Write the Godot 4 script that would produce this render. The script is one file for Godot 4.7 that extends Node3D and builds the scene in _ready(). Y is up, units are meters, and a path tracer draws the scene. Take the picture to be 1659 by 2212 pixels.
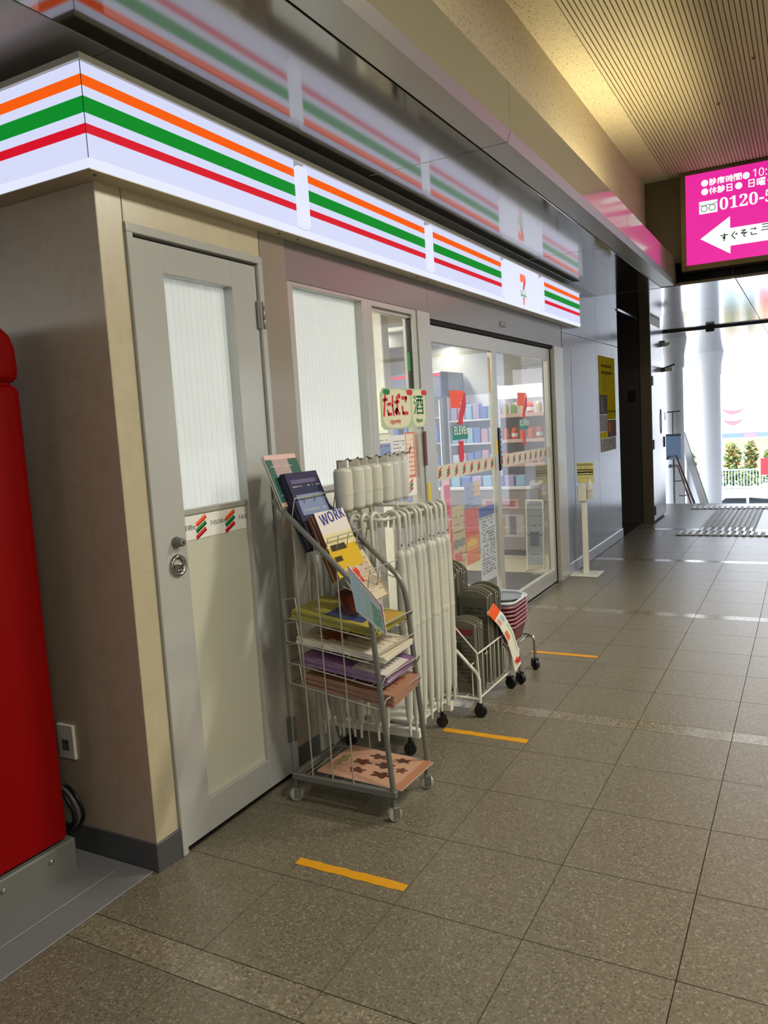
extends Node3D
# Station concourse with a convenience-store front. Units are metres, y is up.
# The shop front is the plane x = XW; the concourse runs along -z.

const XW := -1.896      # shop front
const ZC := -1.762      # near corner of the shop
const YS := 2.57        # underside of the metal soffit
const YC := 3.536       # slatted ceiling
const ZE := -7.924      # lintel wall with the pink sign

var M := {}             # materials by name
var taken := {}         # names in use


func _ready() -> void:
	# ---------------------------------------------------------------- camera, sky, sun, exposure
	var cam := Camera3D.new()
	cam.name = "camera"
	cam.fov = 66.398
	cam.near = 0.05
	cam.far = 400.0
	cam.position = Vector3(0, 1.42, 0)
	cam.rotation = Vector3(-0.107489, 0.50163, -0.06012)
	add_child(cam)
	cam.current = true

	var env := Environment.new()
	env.background_mode = Environment.BG_SKY
	var sky := Sky.new()
	var sm := ProceduralSkyMaterial.new()
	sm.sky_top_color = Color(0.8, 0.88, 1.0)
	sm.sky_horizon_color = Color(0.96, 0.98, 1.0)
	sm.ground_horizon_color = Color(0.8, 0.8, 0.8)
	sm.ground_bottom_color = Color(0.55, 0.55, 0.55)
	sm.sky_energy_multiplier = 2.0
	sm.ground_energy_multiplier = 1.0
	sky.sky_material = sm
	env.sky = sky
	env.tonemap_mode = Environment.TONE_MAPPER_LINEAR
	env.tonemap_exposure = 1.0
	env.sdfgi_enabled = true
	env.ssao_enabled = true
	env.ssil_enabled = true
	var we := WorldEnvironment.new()
	we.name = "world_environment"
	we.environment = env
	add_child(we)

	var sun := DirectionalLight3D.new()
	sun.name = "sun"
	sun.light_energy = 5.0
	sun.light_color = Color(1.0, 0.97, 0.9)
	sun.light_angular_distance = 0.6
	sun.shadow_enabled = true
	add_child(sun)
	sun.look_at_from_position(Vector3.ZERO, Vector3(0.35, -0.85, -0.5), Vector3.UP)

	make_materials()
	build_floor()
	build_walls()
	build_ceilings()
	build_shop_front()
	build_sign()
	build_passage()
	build_outside()
	build_interior()
	build_lamps()
	build_post_box()
	build_magazine_rack()
	build_umbrella_rack()
	build_newspaper_rack()
	build_baskets()
	build_small_things()


# ======================================================================= mesh builder
class MB:
	var v := PackedVector3Array()
	var n := PackedVector3Array()
	var u := PackedVector2Array()
	var ix := PackedInt32Array()

	# corners counter-clockwise as seen from outside; uv from a (0,1) b (1,1) c (1,0) d (0,0)
	func quad(a: Vector3, b: Vector3, c: Vector3, d: Vector3) -> void:
		var nn := (b - a).cross(d - a)
		if nn.length() < 1e-12:
			nn = (c - b).cross(d - b)
		nn = nn.normalized()
		var k := v.size()
		v.append_array([a, b, c, d])
		n.append_array([nn, nn, nn, nn])
		u.append_array([Vector2(0, 1), Vector2(1, 1), Vector2(1, 0), Vector2(0, 0)])
		ix.append_array([k, k + 2, k + 1, k, k + 3, k + 2])

	func squad(a: Vector3, b: Vector3, c: Vector3, d: Vector3, na: Vector3, nb: Vector3, nc: Vector3, nd: Vector3) -> void:
		var k := v.size()
		v.append_array([a, b, c, d])
		n.append_array([na, nb, nc, nd])
		u.append_array([Vector2(0, 1), Vector2(1, 1), Vector2(1, 0), Vector2(0, 0)])
		ix.append_array([k, k + 2, k + 1, k, k + 3, k + 2])

	func tri(a: Vector3, b: Vector3, c: Vector3) -> void:
		var nn := (b - a).cross(c - a).normalized()
		var k := v.size()
		v.append_array([a, b, c])
		n.append_array([nn, nn, nn])
		u.append_array([Vector2(0, 1), Vector2(1, 1), Vector2(0.5, 0)])
		ix.append_array([k, k + 2, k + 1])

	func box(c: Vector3, s: Vector3, t := Basis()) -> MB:
		var x := t.x * s.x * 0.5
		var y := t.y * s.y * 0.5
		var z := t.z * s.z * 0.5
		quad(c + x - y + z, c + x - y - z, c + x + y - z, c + x + y + z)
		quad(c - x - y - z, c - x - y + z, c - x + y + z, c - x + y - z)
		quad(c - x + y + z, c + x + y + z, c + x + y - z, c - x + y - z)
		quad(c - x - y - z, c + x - y - z, c + x - y + z, c - x - y + z)
		quad(c - x - y + z, c + x - y + z, c + x + y + z, c - x + y + z)
		quad(c + x - y - z, c - x - y - z, c - x + y - z, c + x + y - z)
		return self

	# box between two corners
	func bb(a: Vector3, b: Vector3) -> MB:
		return box((a + b) * 0.5, (b - a).abs())

	# box with chamfered edges
	func cbox(c: Vector3, s: Vector3, e: float, t := Basis()) -> MB:
		var h := s * 0.5
		var q := h - Vector3(e, e, e)
		var P := func(p: Vector3) -> Vector3: return c + t * p
		for ax in 3:
			for sg in [-1.0, 1.0]:
				var i := (ax + 1) % 3
				var j := (ax + 2) % 3
				var pts := []
				for cc in [[-1, -1], [1, -1], [1, 1], [-1, 1]]:
					var p := Vector3()
					p[ax] = sg * h[ax]
					p[i] = cc[0] * q[i]
					p[j] = cc[1] * q[j]
					pts.append(P.call(p))
				if sg > 0:
					quad(pts[0], pts[1], pts[2], pts[3])
				else:
					quad(pts[1], pts[0], pts[3], pts[2])
		for ax in 3:
			var i := (ax + 1) % 3
			var j := (ax + 2) % 3
			for si in [-1.0, 1.0]:
				for sj in [-1.0, 1.0]:
					var a := Vector3()
					var b := Vector3()
					a[i] = si * h[i]
					a[j] = sj * q[j]
					b[i] = si * q[i]
					b[j] = sj * h[j]
					var a2 := a
					var b2 := b
					a[ax] = -q[ax]
					b[ax] = -q[ax]
					a2[ax] = q[ax]
					b2[ax] = q[ax]
					if si * sj > 0:
						quad(P.call(a), P.call(b), P.call(b2), P.call(a2))
					else:
						quad(P.call(b), P.call(a), P.call(a2), P.call(b2))
		for sx in [-1.0, 1.0]:
			for sy in [-1.0, 1.0]:
				for sz in [-1.0, 1.0]:
					var a := Vector3(sx * h.x, sy * q.y, sz * q.z)
					var b := Vector3(sx * q.x, sy * h.y, sz * q.z)
					var d := Vector3(sx * q.x, sy * q.y, sz * h.z)
					if sx * sy * sz > 0:
						tri(P.call(a), P.call(b), P.call(d))
					else:
						tri(P.call(b), P.call(a), P.call(d))
		return self

	func cbb(a: Vector3, b: Vector3, e: float) -> MB:
		return cbox((a + b) * 0.5, (b - a).abs(), e)

	# round bar along a path; rr may be one radius or one per point
	func tube(pts: Array, rr, sides := 8, closed := false) -> MB:
		var m := pts.size()
		var up := Vector3.UP
		var rings := []
		var dirs := []
		var side := Vector3()
		for k in m:
			var p: Vector3 = pts[k]
			var a: Vector3 = pts[(k - 1 + m) % m] if (closed or k > 0) else p
			var b: Vector3 = pts[(k + 1) % m] if (closed or k < m - 1) else p
			var d := (b - a).normalized()
			if k == 0:
				side = d.cross(up)
				if side.length() < 0.05:
					side = d.cross(Vector3.RIGHT)
			side = (side - d * side.dot(d)).normalized()
			var w := d.cross(side).normalized()
			var r: float = rr[k] if rr is Array else rr
			var ring := []
			var dd := []
			for s in sides:
				var an := TAU * s / sides
				var o := side * cos(an) + w * sin(an)
				dd.append(o)
				ring.append(p + o * r)
			rings.append(ring)
			dirs.append(dd)
		for k in (m if closed else m - 1):
			var k2 := (k + 1) % m
			for s in sides:
				var s2 := (s + 1) % sides
				squad(rings[k][s], rings[k][s2], rings[k2][s2], rings[k2][s], dirs[k][s], dirs[k][s2], dirs[k2][s2], dirs[k2][s])
		if not closed:
			for s in range(1, sides - 1):
				tri(rings[0][0], rings[0][s + 1], rings[0][s])
				tri(rings[m - 1][0], rings[m - 1][s], rings[m - 1][s + 1])
		return self

	# profile of Vector2(radius, height) turned about an axis
	func lathe(prof: Array, o: Vector3, sides := 20, t := Basis(), sx := 1.0, sz := 1.0) -> MB:
		var nm := []
		for k in prof.size():
			var a: Vector2 = prof[maxi(k - 1, 0)]
			var b: Vector2 = prof[mini(k + 1, prof.size() - 1)]
			nm.append(Vector2(b.y - a.y, a.x - b.x).normalized())
		for k in prof.size() - 1:
			var p: Vector2 = prof[k]
			var q: Vector2 = prof[k + 1]
			for s in sides:
				var a0 := TAU * s / sides
				var a1 := TAU * (s + 1) / sides
				var e0 := Vector3(cos(a0) * sx, 0, -sin(a0) * sz)
				var e1 := Vector3(cos(a1) * sx, 0, -sin(a1) * sz)
				var f := func(e: Vector3, r: float, h: float) -> Vector3: return o + t * (e * r + Vector3(0, h, 0))
				var g := func(e: Vector3, w: Vector2) -> Vector3: return (t * (e * w.x + Vector3(0, w.y, 0))).normalized()
				squad(f.call(e0, p.x, p.y), f.call(e1, p.x, p.y), f.call(e1, q.x, q.y), f.call(e0, q.x, q.y), g.call(e0, nm[k]), g.call(e1, nm[k]), g.call(e1, nm[k + 1]), g.call(e0, nm[k + 1]))
		return self

	# outline in the plane (t.x, t.y), counter-clockwise from +t.z, thick along t.z
	func prism(poly: PackedVector2Array, o: Vector3, t: Basis, depth: float) -> MB:
		var idx := Geometry2D.triangulate_polygon(poly)
		var back := -t.z * depth
		var f := func(p: Vector2) -> Vector3: return o + t.x * p.x + t.y * p.y
		for k in range(0, idx.size(), 3):
			var a: Vector3 = f.call(poly[idx[k]])
			var b: Vector3 = f.call(poly[idx[k + 1]])
			var c: Vector3 = f.call(poly[idx[k + 2]])
			if (b - a).cross(c - a).dot(t.z) < 0:
				var w := b
				b = c
				c = w
			tri(a, b, c)
			if depth > 0:
				tri(a + back, c + back, b + back)
		if depth > 0:
			var area := 0.0
			for k in poly.size():
				area += poly[k].cross(poly[(k + 1) % poly.size()])
			for k in poly.size():
				var a: Vector3 = f.call(poly[k])
				var b: Vector3 = f.call(poly[(k + 1) % poly.size()])
				if area < 0:
					var w := a
					a = b
					b = w
				quad(a + back, b + back, b, a)
		return self

	# brush strokes: lines of Vector2 in a unit square (y down), drawn on the plane (t.x right, t.y up)
	func strokes(lines: Array, o: Vector3, t: Basis, size: Vector2, w: float) -> MB:
		for l in lines:
			for k in l.size() - 1:
				var a := Vector2(l[k][0] * size.x, (1.0 - l[k][1]) * size.y)
				var b := Vector2(l[k + 1][0] * size.x, (1.0 - l[k + 1][1]) * size.y)
				var d := (b - a).normalized()
				var s := Vector2(-d.y, d.x) * w * 0.5
				a -= d * w * 0.35
				b += d * w * 0.35
				var f := func(p: Vector2) -> Vector3: return o + t.x * p.x + t.y * p.y
				quad(f.call(a - s), f.call(b - s), f.call(b + s), f.call(a + s))
		return self

	func mesh() -> ArrayMesh:
		var arr := []
		arr.resize(Mesh.ARRAY_MAX)
		arr[Mesh.ARRAY_VERTEX] = v
		arr[Mesh.ARRAY_NORMAL] = n
		arr[Mesh.ARRAY_TEX_UV] = u
		arr[Mesh.ARRAY_INDEX] = ix
		var am := ArrayMesh.new()
		am.add_surface_from_arrays(Mesh.PRIMITIVE_TRIANGLES, arr)
		return am


# ======================================================================= helpers
func numbered(called: String) -> String:
	if not taken.has(called):
		taken[called] = 0
		return called
	taken[called] += 1
	return "%s_%03d" % [called, taken[called]]


func obj(called: String, what, m: Material, parent: Node = null) -> MeshInstance3D:
	var o := MeshInstance3D.new()
	o.mesh = what.mesh() if what is MB else what
	o.material_override = m
	if parent == null:
		o.name = numbered(called)
		add_child(o)
	else:
		o.name = called
		parent.add_child(o, true)
	return o


func tag(o: Node, label: String, category: String, group := "", kind := "") -> Node:
	if label:
		o.set_meta("label", label)
	if category:
		o.set_meta("category", category)
	if group:
		o.set_meta("group", group)
	if kind:
		o.set_meta("kind", kind)
	return o


func thing(called: String, label: String, category: String, at := Vector3.ZERO, group := "") -> Node3D:
	var o := Node3D.new()
	o.name = numbered(called)
	add_child(o)
	o.position = at
	tag(o, label, category, group)
	return o


func setting(called: String, label: String, category: String, at := Vector3.ZERO) -> Node3D:
	var o := thing(called, label, category, at)
	o.set_meta("kind", "structure")
	return o


func copy_of(o: Node3D, at: Vector3, label := "", turn := 0.0) -> Node3D:
	var c: Node3D = o.duplicate()
	var base := String(o.name)
	if base.substr(base.length() - 3).is_valid_int():
		base = base.substr(0, base.length() - 4)
	c.name = numbered(base)
	add_child(c)
	c.position = at
	c.rotation.y = turn
	if label:
		c.set_meta("label", label)
	return c


func mat(called: String, c: Color, rough := 0.6, metal := 0.0) -> StandardMaterial3D:
	var m := StandardMaterial3D.new()
	m.resource_name = called
	m.albedo_color = c
	m.roughness = rough
	m.metallic = metal
	M[called] = m
	return m


func glow(called: String, c: Color, energy: float) -> StandardMaterial3D:
	var m := mat(called, Color(0.8, 0.8, 0.8), 0.5)
	m.emission_enabled = true
	m.emission = c
	m.emission_energy_multiplier = energy
	return m


func picture(im: Image) -> ImageTexture:
	return ImageTexture.create_from_image(im)


# grains of several tones scattered over a base colour; wraps at the edges
func grains(size: int, base: Color, tones: Array, count: int, most: int, sd: int) -> ImageTexture:
	var rng := RandomNumberGenerator.new()
	rng.seed = sd
	var im := Image.create(size, size, false, Image.FORMAT_RGB8)
	im.fill(base)
	for k in count:
		var c: Color = tones[rng.randi() % tones.size()]
		var w := rng.randi_range(1, most)
		var h := rng.randi_range(1, most)
		var x := rng.randi() % size
		var y := rng.randi() % size
		for i in w:
			for j in h:
				if (i == 0 or i == w - 1) and (j == 0 or j == h - 1) and w > 2 and h > 2:
					continue
				im.set_pixel((x + i) % size, (y + j) % size, c)
	return picture(im)


# small dents and grains in the surface
func relief(m: StandardMaterial3D, size: int, count: int, most: int, sd: int, depth: float) -> void:
	var rng := RandomNumberGenerator.new()
	rng.seed = sd
	var im := Image.create(size, size, false, Image.FORMAT_RF)
	im.fill(Color(0.5, 0.5, 0.5))
	for k in count:
		var w := rng.randi_range(2, most)
		var x := rng.randi() % size
		var y := rng.randi() % size
		var v := rng.randf_range(-0.05, 0.05)
		for i in w:
			for j in w:
				var px := (x + i) % size
				var py := (y + j) % size
				var o := im.get_pixel(px, py).r
				im.set_pixel(px, py, Color(o + v, 0, 0))
	im.bump_map_to_normal_map(2.0)
	m.normal_enabled = true
	m.normal_texture = picture(im)
	m.normal_scale = depth


func world_texture(m: StandardMaterial3D, t: Texture2D, per_metre: float) -> void:
	m.albedo_texture = t
	m.uv1_triplanar = true
	m.uv1_world_triplanar = true
	m.uv1_scale = Vector3.ONE * per_metre


# a printed cover: bands and blocks of colour with rows of small print
func printed(w: int, h: int, base: Color, blocks: Array, sd := 1, print_rows := 6, ink := Color(0.15, 0.15, 0.18), rough := 0.4) -> StandardMaterial3D:
	var rng := RandomNumberGenerator.new()
	rng.seed = sd
	var im := Image.create(w, h, false, Image.FORMAT_RGB8)
	im.fill(base)
	for b in blocks:
		if b.size() > 5:
			# a rounded blot with a ragged edge
			for py in range(int(b[1] * h), int((b[1] + b[3]) * h)):
				for px in range(int(b[0] * w), int((b[0] + b[2]) * w)):
					var dx: float = ((px + 0.5) / w - b[0]) / b[2] * 2.0 - 1.0
					var dy: float = ((py + 0.5) / h - b[1]) / b[3] * 2.0 - 1.0
					if dx * dx + dy * dy < 0.62 + 0.36 * sin(5.0 * atan2(dy, dx) + b[0] * 40.0) * rng.randf_range(0.7, 1.0):
						im.set_pixel(clampi(px, 0, w - 1), clampi(py, 0, h - 1), b[4])
			continue
		im.fill_rect(Rect2i(int(b[0] * w), int(b[1] * h), maxi(1, int(b[2] * w)), maxi(1, int(b[3] * h))), b[4])
	for r in print_rows:
		var y := int((0.1 + 0.8 * (r + 0.5) / print_rows) * h)
		var x := int(w * rng.randf_range(0.06, 0.15))
		while x < w * 0.9:
			var l := rng.randi_range(2, 7)
			if rng.randf() < 0.75:
				im.fill_rect(Rect2i(x, y, mini(l, w - x), maxi(1, h / 48)), ink)
			x += l + rng.randi_range(1, 3)
	var m := StandardMaterial3D.new()
	m.resource_name = "print"
	m.albedo_texture = picture(im)
	m.roughness = rough
	m.metallic_specular = 0.3
	return m


func lettering(called: String, text: String, font: String, height: float, o: Vector3, t: Basis, m: Material, parent: Node, bold := false) -> MeshInstance3D:
	var f := SystemFont.new()
	f.font_names = PackedStringArray([font])
	if bold:
		f.font_weight = 700
	var tm := TextMesh.new()
	tm.text = text
	tm.font = f
	tm.font_size = 64
	tm.pixel_size = height / 46.0
	tm.depth = 0.0012
	tm.horizontal_alignment = HORIZONTAL_ALIGNMENT_LEFT
	tm.vertical_alignment = VERTICAL_ALIGNMENT_BOTTOM
	var n := obj(called, tm, m, parent)
	n.transform = Transform3D(t, o)
	return n


func area_light(called: String, at: Vector3, facing: Vector3, size: Vector2, energy: float, c: Color, parent: Node = null) -> AreaLight3D:
	var l := AreaLight3D.new()
	l.name = called
	l.area_size = size
	l.light_energy = energy
	l.light_color = c
	l.area_range = 40.0
	l.area_attenuation = 2.0
	l.shadow_enabled = true
	(parent if parent else self).add_child(l, true)
	l.look_at_from_position(at, at + facing, Vector3.UP if absf(facing.y) < 0.9 else Vector3.RIGHT)
	return l


const ORD := ["first", "second", "third", "fourth", "fifth", "sixth", "seventh", "eighth", "ninth", "tenth", "eleventh", "twelfth", "thirteenth", "fourteenth", "fifteenth", "sixteenth", "seventeenth", "eighteenth", "nineteenth", "twentieth"]


func make_materials() -> void:
	var m := mat("tile", Color(1, 1, 1), 0.34)
	world_texture(m, grains(512, Color(0.42, 0.395, 0.33), [Color(0.465, 0.44, 0.37), Color(0.37, 0.35, 0.29), Color(0.44, 0.415, 0.35), Color(0.395, 0.37, 0.31), Color(0.5, 0.475, 0.405), Color(0.33, 0.31, 0.26), Color(0.54, 0.515, 0.445)], 22000, 5, 3), 1.2)
	relief(m, 512, 9000, 7, 21, 0.25)
	m = mat("strip", Color(1, 1, 1), 0.16)
	world_texture(m, grains(512, Color(0.455, 0.425, 0.355), [Color(0.51, 0.48, 0.405), Color(0.4, 0.375, 0.31), Color(0.48, 0.45, 0.38), Color(0.55, 0.52, 0.45), Color(0.35, 0.33, 0.275), Color(0.59, 0.56, 0.485)], 13000, 6, 4), 1.2)
	mat("grout", Color(0.13, 0.12, 0.1), 0.9)
	m = mat("cream", Color(1, 1, 1), 0.32)
	world_texture(m, grains(256, Color(0.73, 0.69, 0.58), [Color(0.715, 0.675, 0.565), Color(0.745, 0.705, 0.595)], 900, 9, 6), 0.6)
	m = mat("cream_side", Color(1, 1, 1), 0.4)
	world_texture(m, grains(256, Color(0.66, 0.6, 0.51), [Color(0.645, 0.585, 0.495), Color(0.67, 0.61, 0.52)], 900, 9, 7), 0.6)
	mat("door_paint", Color(0.74, 0.745, 0.73), 0.13, 0.18)
	mat("hall_wall", Color(0.72, 0.71, 0.68), 0.6)
	mat("door_panel", Color(0.78, 0.78, 0.71), 0.35)
	m = mat("metal_frame", Color(0.74, 0.74, 0.71), 0.26, 0.3)
	mat("post_panel", Color(0.62, 0.585, 0.53), 0.13, 0.2)
	mat("header_metal", Color(0.54, 0.53, 0.51), 0.24, 0.22)
	mat("soffit", Color(0.54, 0.525, 0.505), 0.09, 1.0)
	mat("stainless", Color(0.72, 0.71, 0.69), 0.2, 1.0)
	mat("passage_metal", Color(0.78, 0.78, 0.8), 0.09, 1.0)
	mat("fascia", Color(0.53, 0.505, 0.42), 0.1)
	mat("soffit_paint", Color(0.6, 0.62, 0.625), 0.22)
	mat("edge_steel", Color(0.66, 0.645, 0.61), 0.3, 0.75)
	m = mat("speckled", Color(1, 1, 1), 0.85)
	world_texture(m, grains(512, Color(0.73, 0.69, 0.585), [Color(0.48, 0.44, 0.35), Color(0.62, 0.58, 0.48), Color(0.78, 0.74, 0.63), Color(0.68, 0.64, 0.54)], 12000, 3, 9), 0.7)
	mat("slat", Color(0.69, 0.65, 0.545), 0.7)
	mat("slat_back", Color(0.36, 0.32, 0.24), 0.9)
	mat("brown_panel", Color(0.3, 0.26, 0.18), 0.3)
	mat("bronze", Color(0.42, 0.37, 0.27), 0.28, 0.8)
	mat("baseboard", Color(0.29, 0.295, 0.3), 0.4)
	mat("white_panel", Color(0.55, 0.555, 0.58), 0.17, 0.35)
	mat("white_skirt", Color(0.68, 0.7, 0.74), 0.25, 0.4)
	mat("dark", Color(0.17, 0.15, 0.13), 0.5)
	mat("dark_steel", Color(0.4, 0.36, 0.29), 0.42, 0.6)
	mat("gap_shade_black", Color(0.05, 0.05, 0.05), 0.8)  # near-black paint standing in for the shade in gaps and joints
	mat("white_paint", Color(0.85, 0.85, 0.8), 0.35)
	mat("white_plastic", Color(0.82, 0.82, 0.77), 0.3)
	mat("umbrella_white", Color(0.77, 0.77, 0.725), 0.28)
	mat("grey_steel", Color(0.47, 0.47, 0.45), 0.35, 0.4)
	mat("wire", Color(0.72, 0.71, 0.67), 0.3, 0.5)
	mat("black_rubber", Color(0.035, 0.035, 0.04), 0.45)
	mat("black_plastic", Color(0.05, 0.05, 0.05), 0.35)
	mat("chrome", Color(0.8, 0.8, 0.8), 0.12, 1.0)
	mat("red_paint", Color(0.52, 0.0, 0.004), 0.5).metallic_specular = 0.25
	mat("grey_base", Color(0.42, 0.43, 0.41), 0.45)
	mat("grey_plate", Color(0.45, 0.455, 0.46), 0.5)
	mat("yellow_tape", Color(0.82, 0.58, 0.07), 0.5)
	mat("orange", Color(0.96, 0.32, 0.03), 0.4)
	mat("green", Color(0.0, 0.45, 0.2), 0.4)
	mat("red", Color(0.8, 0.05, 0.12), 0.4)
	mat("white_ink", Color(0.92, 0.92, 0.9), 0.5)
	mat("grey_ink", Color(0.35, 0.35, 0.36), 0.5)
	mat("blue_ink", Color(0.16, 0.2, 0.5), 0.5)
	mat("paper", Color(0.86, 0.85, 0.81), 0.6)
	mat("newsprint", Color(0.4, 0.39, 0.33), 0.8)
	m = mat("glass", Color(1, 1, 1, 0.04), 0.02)
	m.transparency = BaseMaterial3D.TRANSPARENCY_ALPHA
	m = mat("blind", Color(0.87, 0.885, 0.895), 0.35)
	m.backlight_enabled = true
	m.backlight = Color(0.96, 0.98, 1.0)
	m = mat("clear_wrap", Color(0.97, 0.97, 1.0, 0.12), 0.1)
	m.transparency = BaseMaterial3D.TRANSPARENCY_ALPHA
	mat("shop_floor", Color(0.78, 0.74, 0.62), 0.25)
	mat("shop_wall", Color(0.66, 0.66, 0.62), 0.6)
	mat("mat_dark", Color(0.2, 0.2, 0.2), 0.9)
	mat("shelf_white", Color(0.88, 0.88, 0.9), 0.35)
	mat("concrete", Color(0.78, 0.78, 0.77), 0.8)
	mat("white_wall", Color(0.9, 0.9, 0.9), 0.7)


# ======================================================================= floor
func build_floor() -> void:
	var fl := setting("floor", "brown speckled granite tile floor with thin dark joints", "floor")
	obj("slab", MB.new().bb(Vector3(-9, -0.3, 4), Vector3(4, -0.008, -12.55)), M.grout, fl)
	# rows: five tiles of 0.396 m, then a strip of 0.11 m
	var rows := []
	var z := 0.464 + 0.11
	while z > -9.2:
		for k in 5:
			rows.append([z - 0.396, z, 0])
			z -= 0.396
		rows.append([z - 0.11, z, 1])
		z -= 0.11
	var tile := MB.new().box(Vector3(0, -0.011, 0), Vector3(0.397, 0.022, 0.393)).mesh()
	var strip := MB.new().box(Vector3(0, -0.011, 0), Vector3(0.397, 0.022, 0.107)).mesh()
	for r in rows:
		var zc: float = (r[0] + r[1]) * 0.5
		if zc > -0.3:
			continue
		for c in range(-4, 6):
			var x := -1.896 + 0.4 * c + 0.2
			if c < 0 and zc < -1.8:
				continue
			if x > -1.1 + absf(zc) * 0.32 + 0.8:
				continue
			var o := obj("strip" if r[2] else "tile", strip if r[2] else tile, M.strip if r[2] else M.tile, fl)
			o.position = Vector3(x, 0, zc)
	var zl: float = rows[-1][0]
	# beyond the tiles that can be told apart, and outside the frame
	obj("paving", MB.new().bb(Vector3(-6.0, -0.02, zl), Vector3(4, 0.0, -12.5)), M.tile, fl).set_meta("kind", "stuff")
	obj("paving", MB.new().bb(Vector3(2.104, -0.02, -0.3), Vector3(4, -0.001, zl)), M.tile, fl).set_meta("kind", "stuff")
	obj("paving", MB.new().bb(Vector3(-9, -0.02, 4), Vector3(4, -0.001, -0.25)), M.tile, fl).set_meta("kind", "stuff")
	obj("paving", MB.new().bb(Vector3(-9, -0.02, -0.25), Vector3(-3.5, -0.001, ZC)), M.tile, fl).set_meta("kind", "stuff")
	obj("paving", MB.new().bb(Vector3(0.5, -0.02, -0.25), Vector3(2.104, -0.0025, zl)), M.tile, fl).set_meta("kind", "stuff")

	# tactile paving by the stairs
	var tp := thing("tactile_paving", "grey tactile paving blocks with raised bars at the stair head", "tactile paving")
	tp.set_meta("kind", "structure")
	var plate := MB.new().cbox(Vector3(0, 0.002, 0), Vector3(0.297, 0.008, 0.297), 0.001).mesh()
	var blk := MB.new()
	for k in 4:
		blk.cbox(Vector3(-0.1125 + 0.075 * k, 0.011, 0), Vector3(0.036, 0.012, 0.28), 0.004)
	var bm := blk.mesh()
	var dots := MB.new()
	for i in 5:
		for j in 5:
			dots.cbox(Vector3(-0.12 + 0.06 * i, 0.01, -0.12 + 0.06 * j), Vector3(0.03, 0.01, 0.03), 0.004)
	var dm := dots.mesh()
	var tm := mat("tactile", Color(0.7, 0.69, 0.67), 0.3)
	var tb := mat("tactile_plate", Color(0.4, 0.385, 0.36), 0.5)
	var lay := func(where: Vector3, top: Mesh) -> void:
		var o := obj("block", plate, tb, tp)
		o.position = where
		obj("studs", top, tm, o)
	for row in [[-9.45, -1.2, 9], [-11.95, -1.35, 10]]:
		for k in row[2]:
			lay.call(Vector3(row[1] + 0.3 * k, 0, row[0]), bm)
	for k in 7:
		for j in 2:
			lay.call(Vector3(-1.0 + 0.3 * j, 0, -9.75 - 0.3 * k), dm if k > 0 else bm)

	# yellow tape strips
	var zs := [-2.0, -3.2, -4.515]
	var tl := ["worn yellow tape strip on the floor nearest the viewer", "yellow tape strip on the floor beside the newspaper rack", "yellow tape strip on the floor beyond the basket stand"]
	for k in 3:
		var mb := MB.new()
		var rng := RandomNumberGenerator.new()
		rng.seed = 40 + k
		var top := PackedVector2Array()
		var bot := PackedVector2Array()
		for i in 17:
			var x := -1.505 + 0.405 * i / 16.0
			top.append(Vector2(x, 0.02 + rng.randf_range(-0.003, 0.003)))
			bot.append(Vector2(x, -0.02 + rng.randf_range(-0.003, 0.003)))
		bot.reverse()
		top.reverse()
		var poly := PackedVector2Array()
		for p in range(16, -1, -1):
			poly.append(bot[p])
		poly.append_array(top)
		mb.prism(poly, Vector3(0, 0.0016, zs[k]), Basis(Vector3.RIGHT, Vector3.FORWARD, Vector3.UP), 0.0015)
		tag(obj("tape_strip", mb, M.yellow_tape), tl[k], "tape", "yellow tape strips on the floor")


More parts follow.
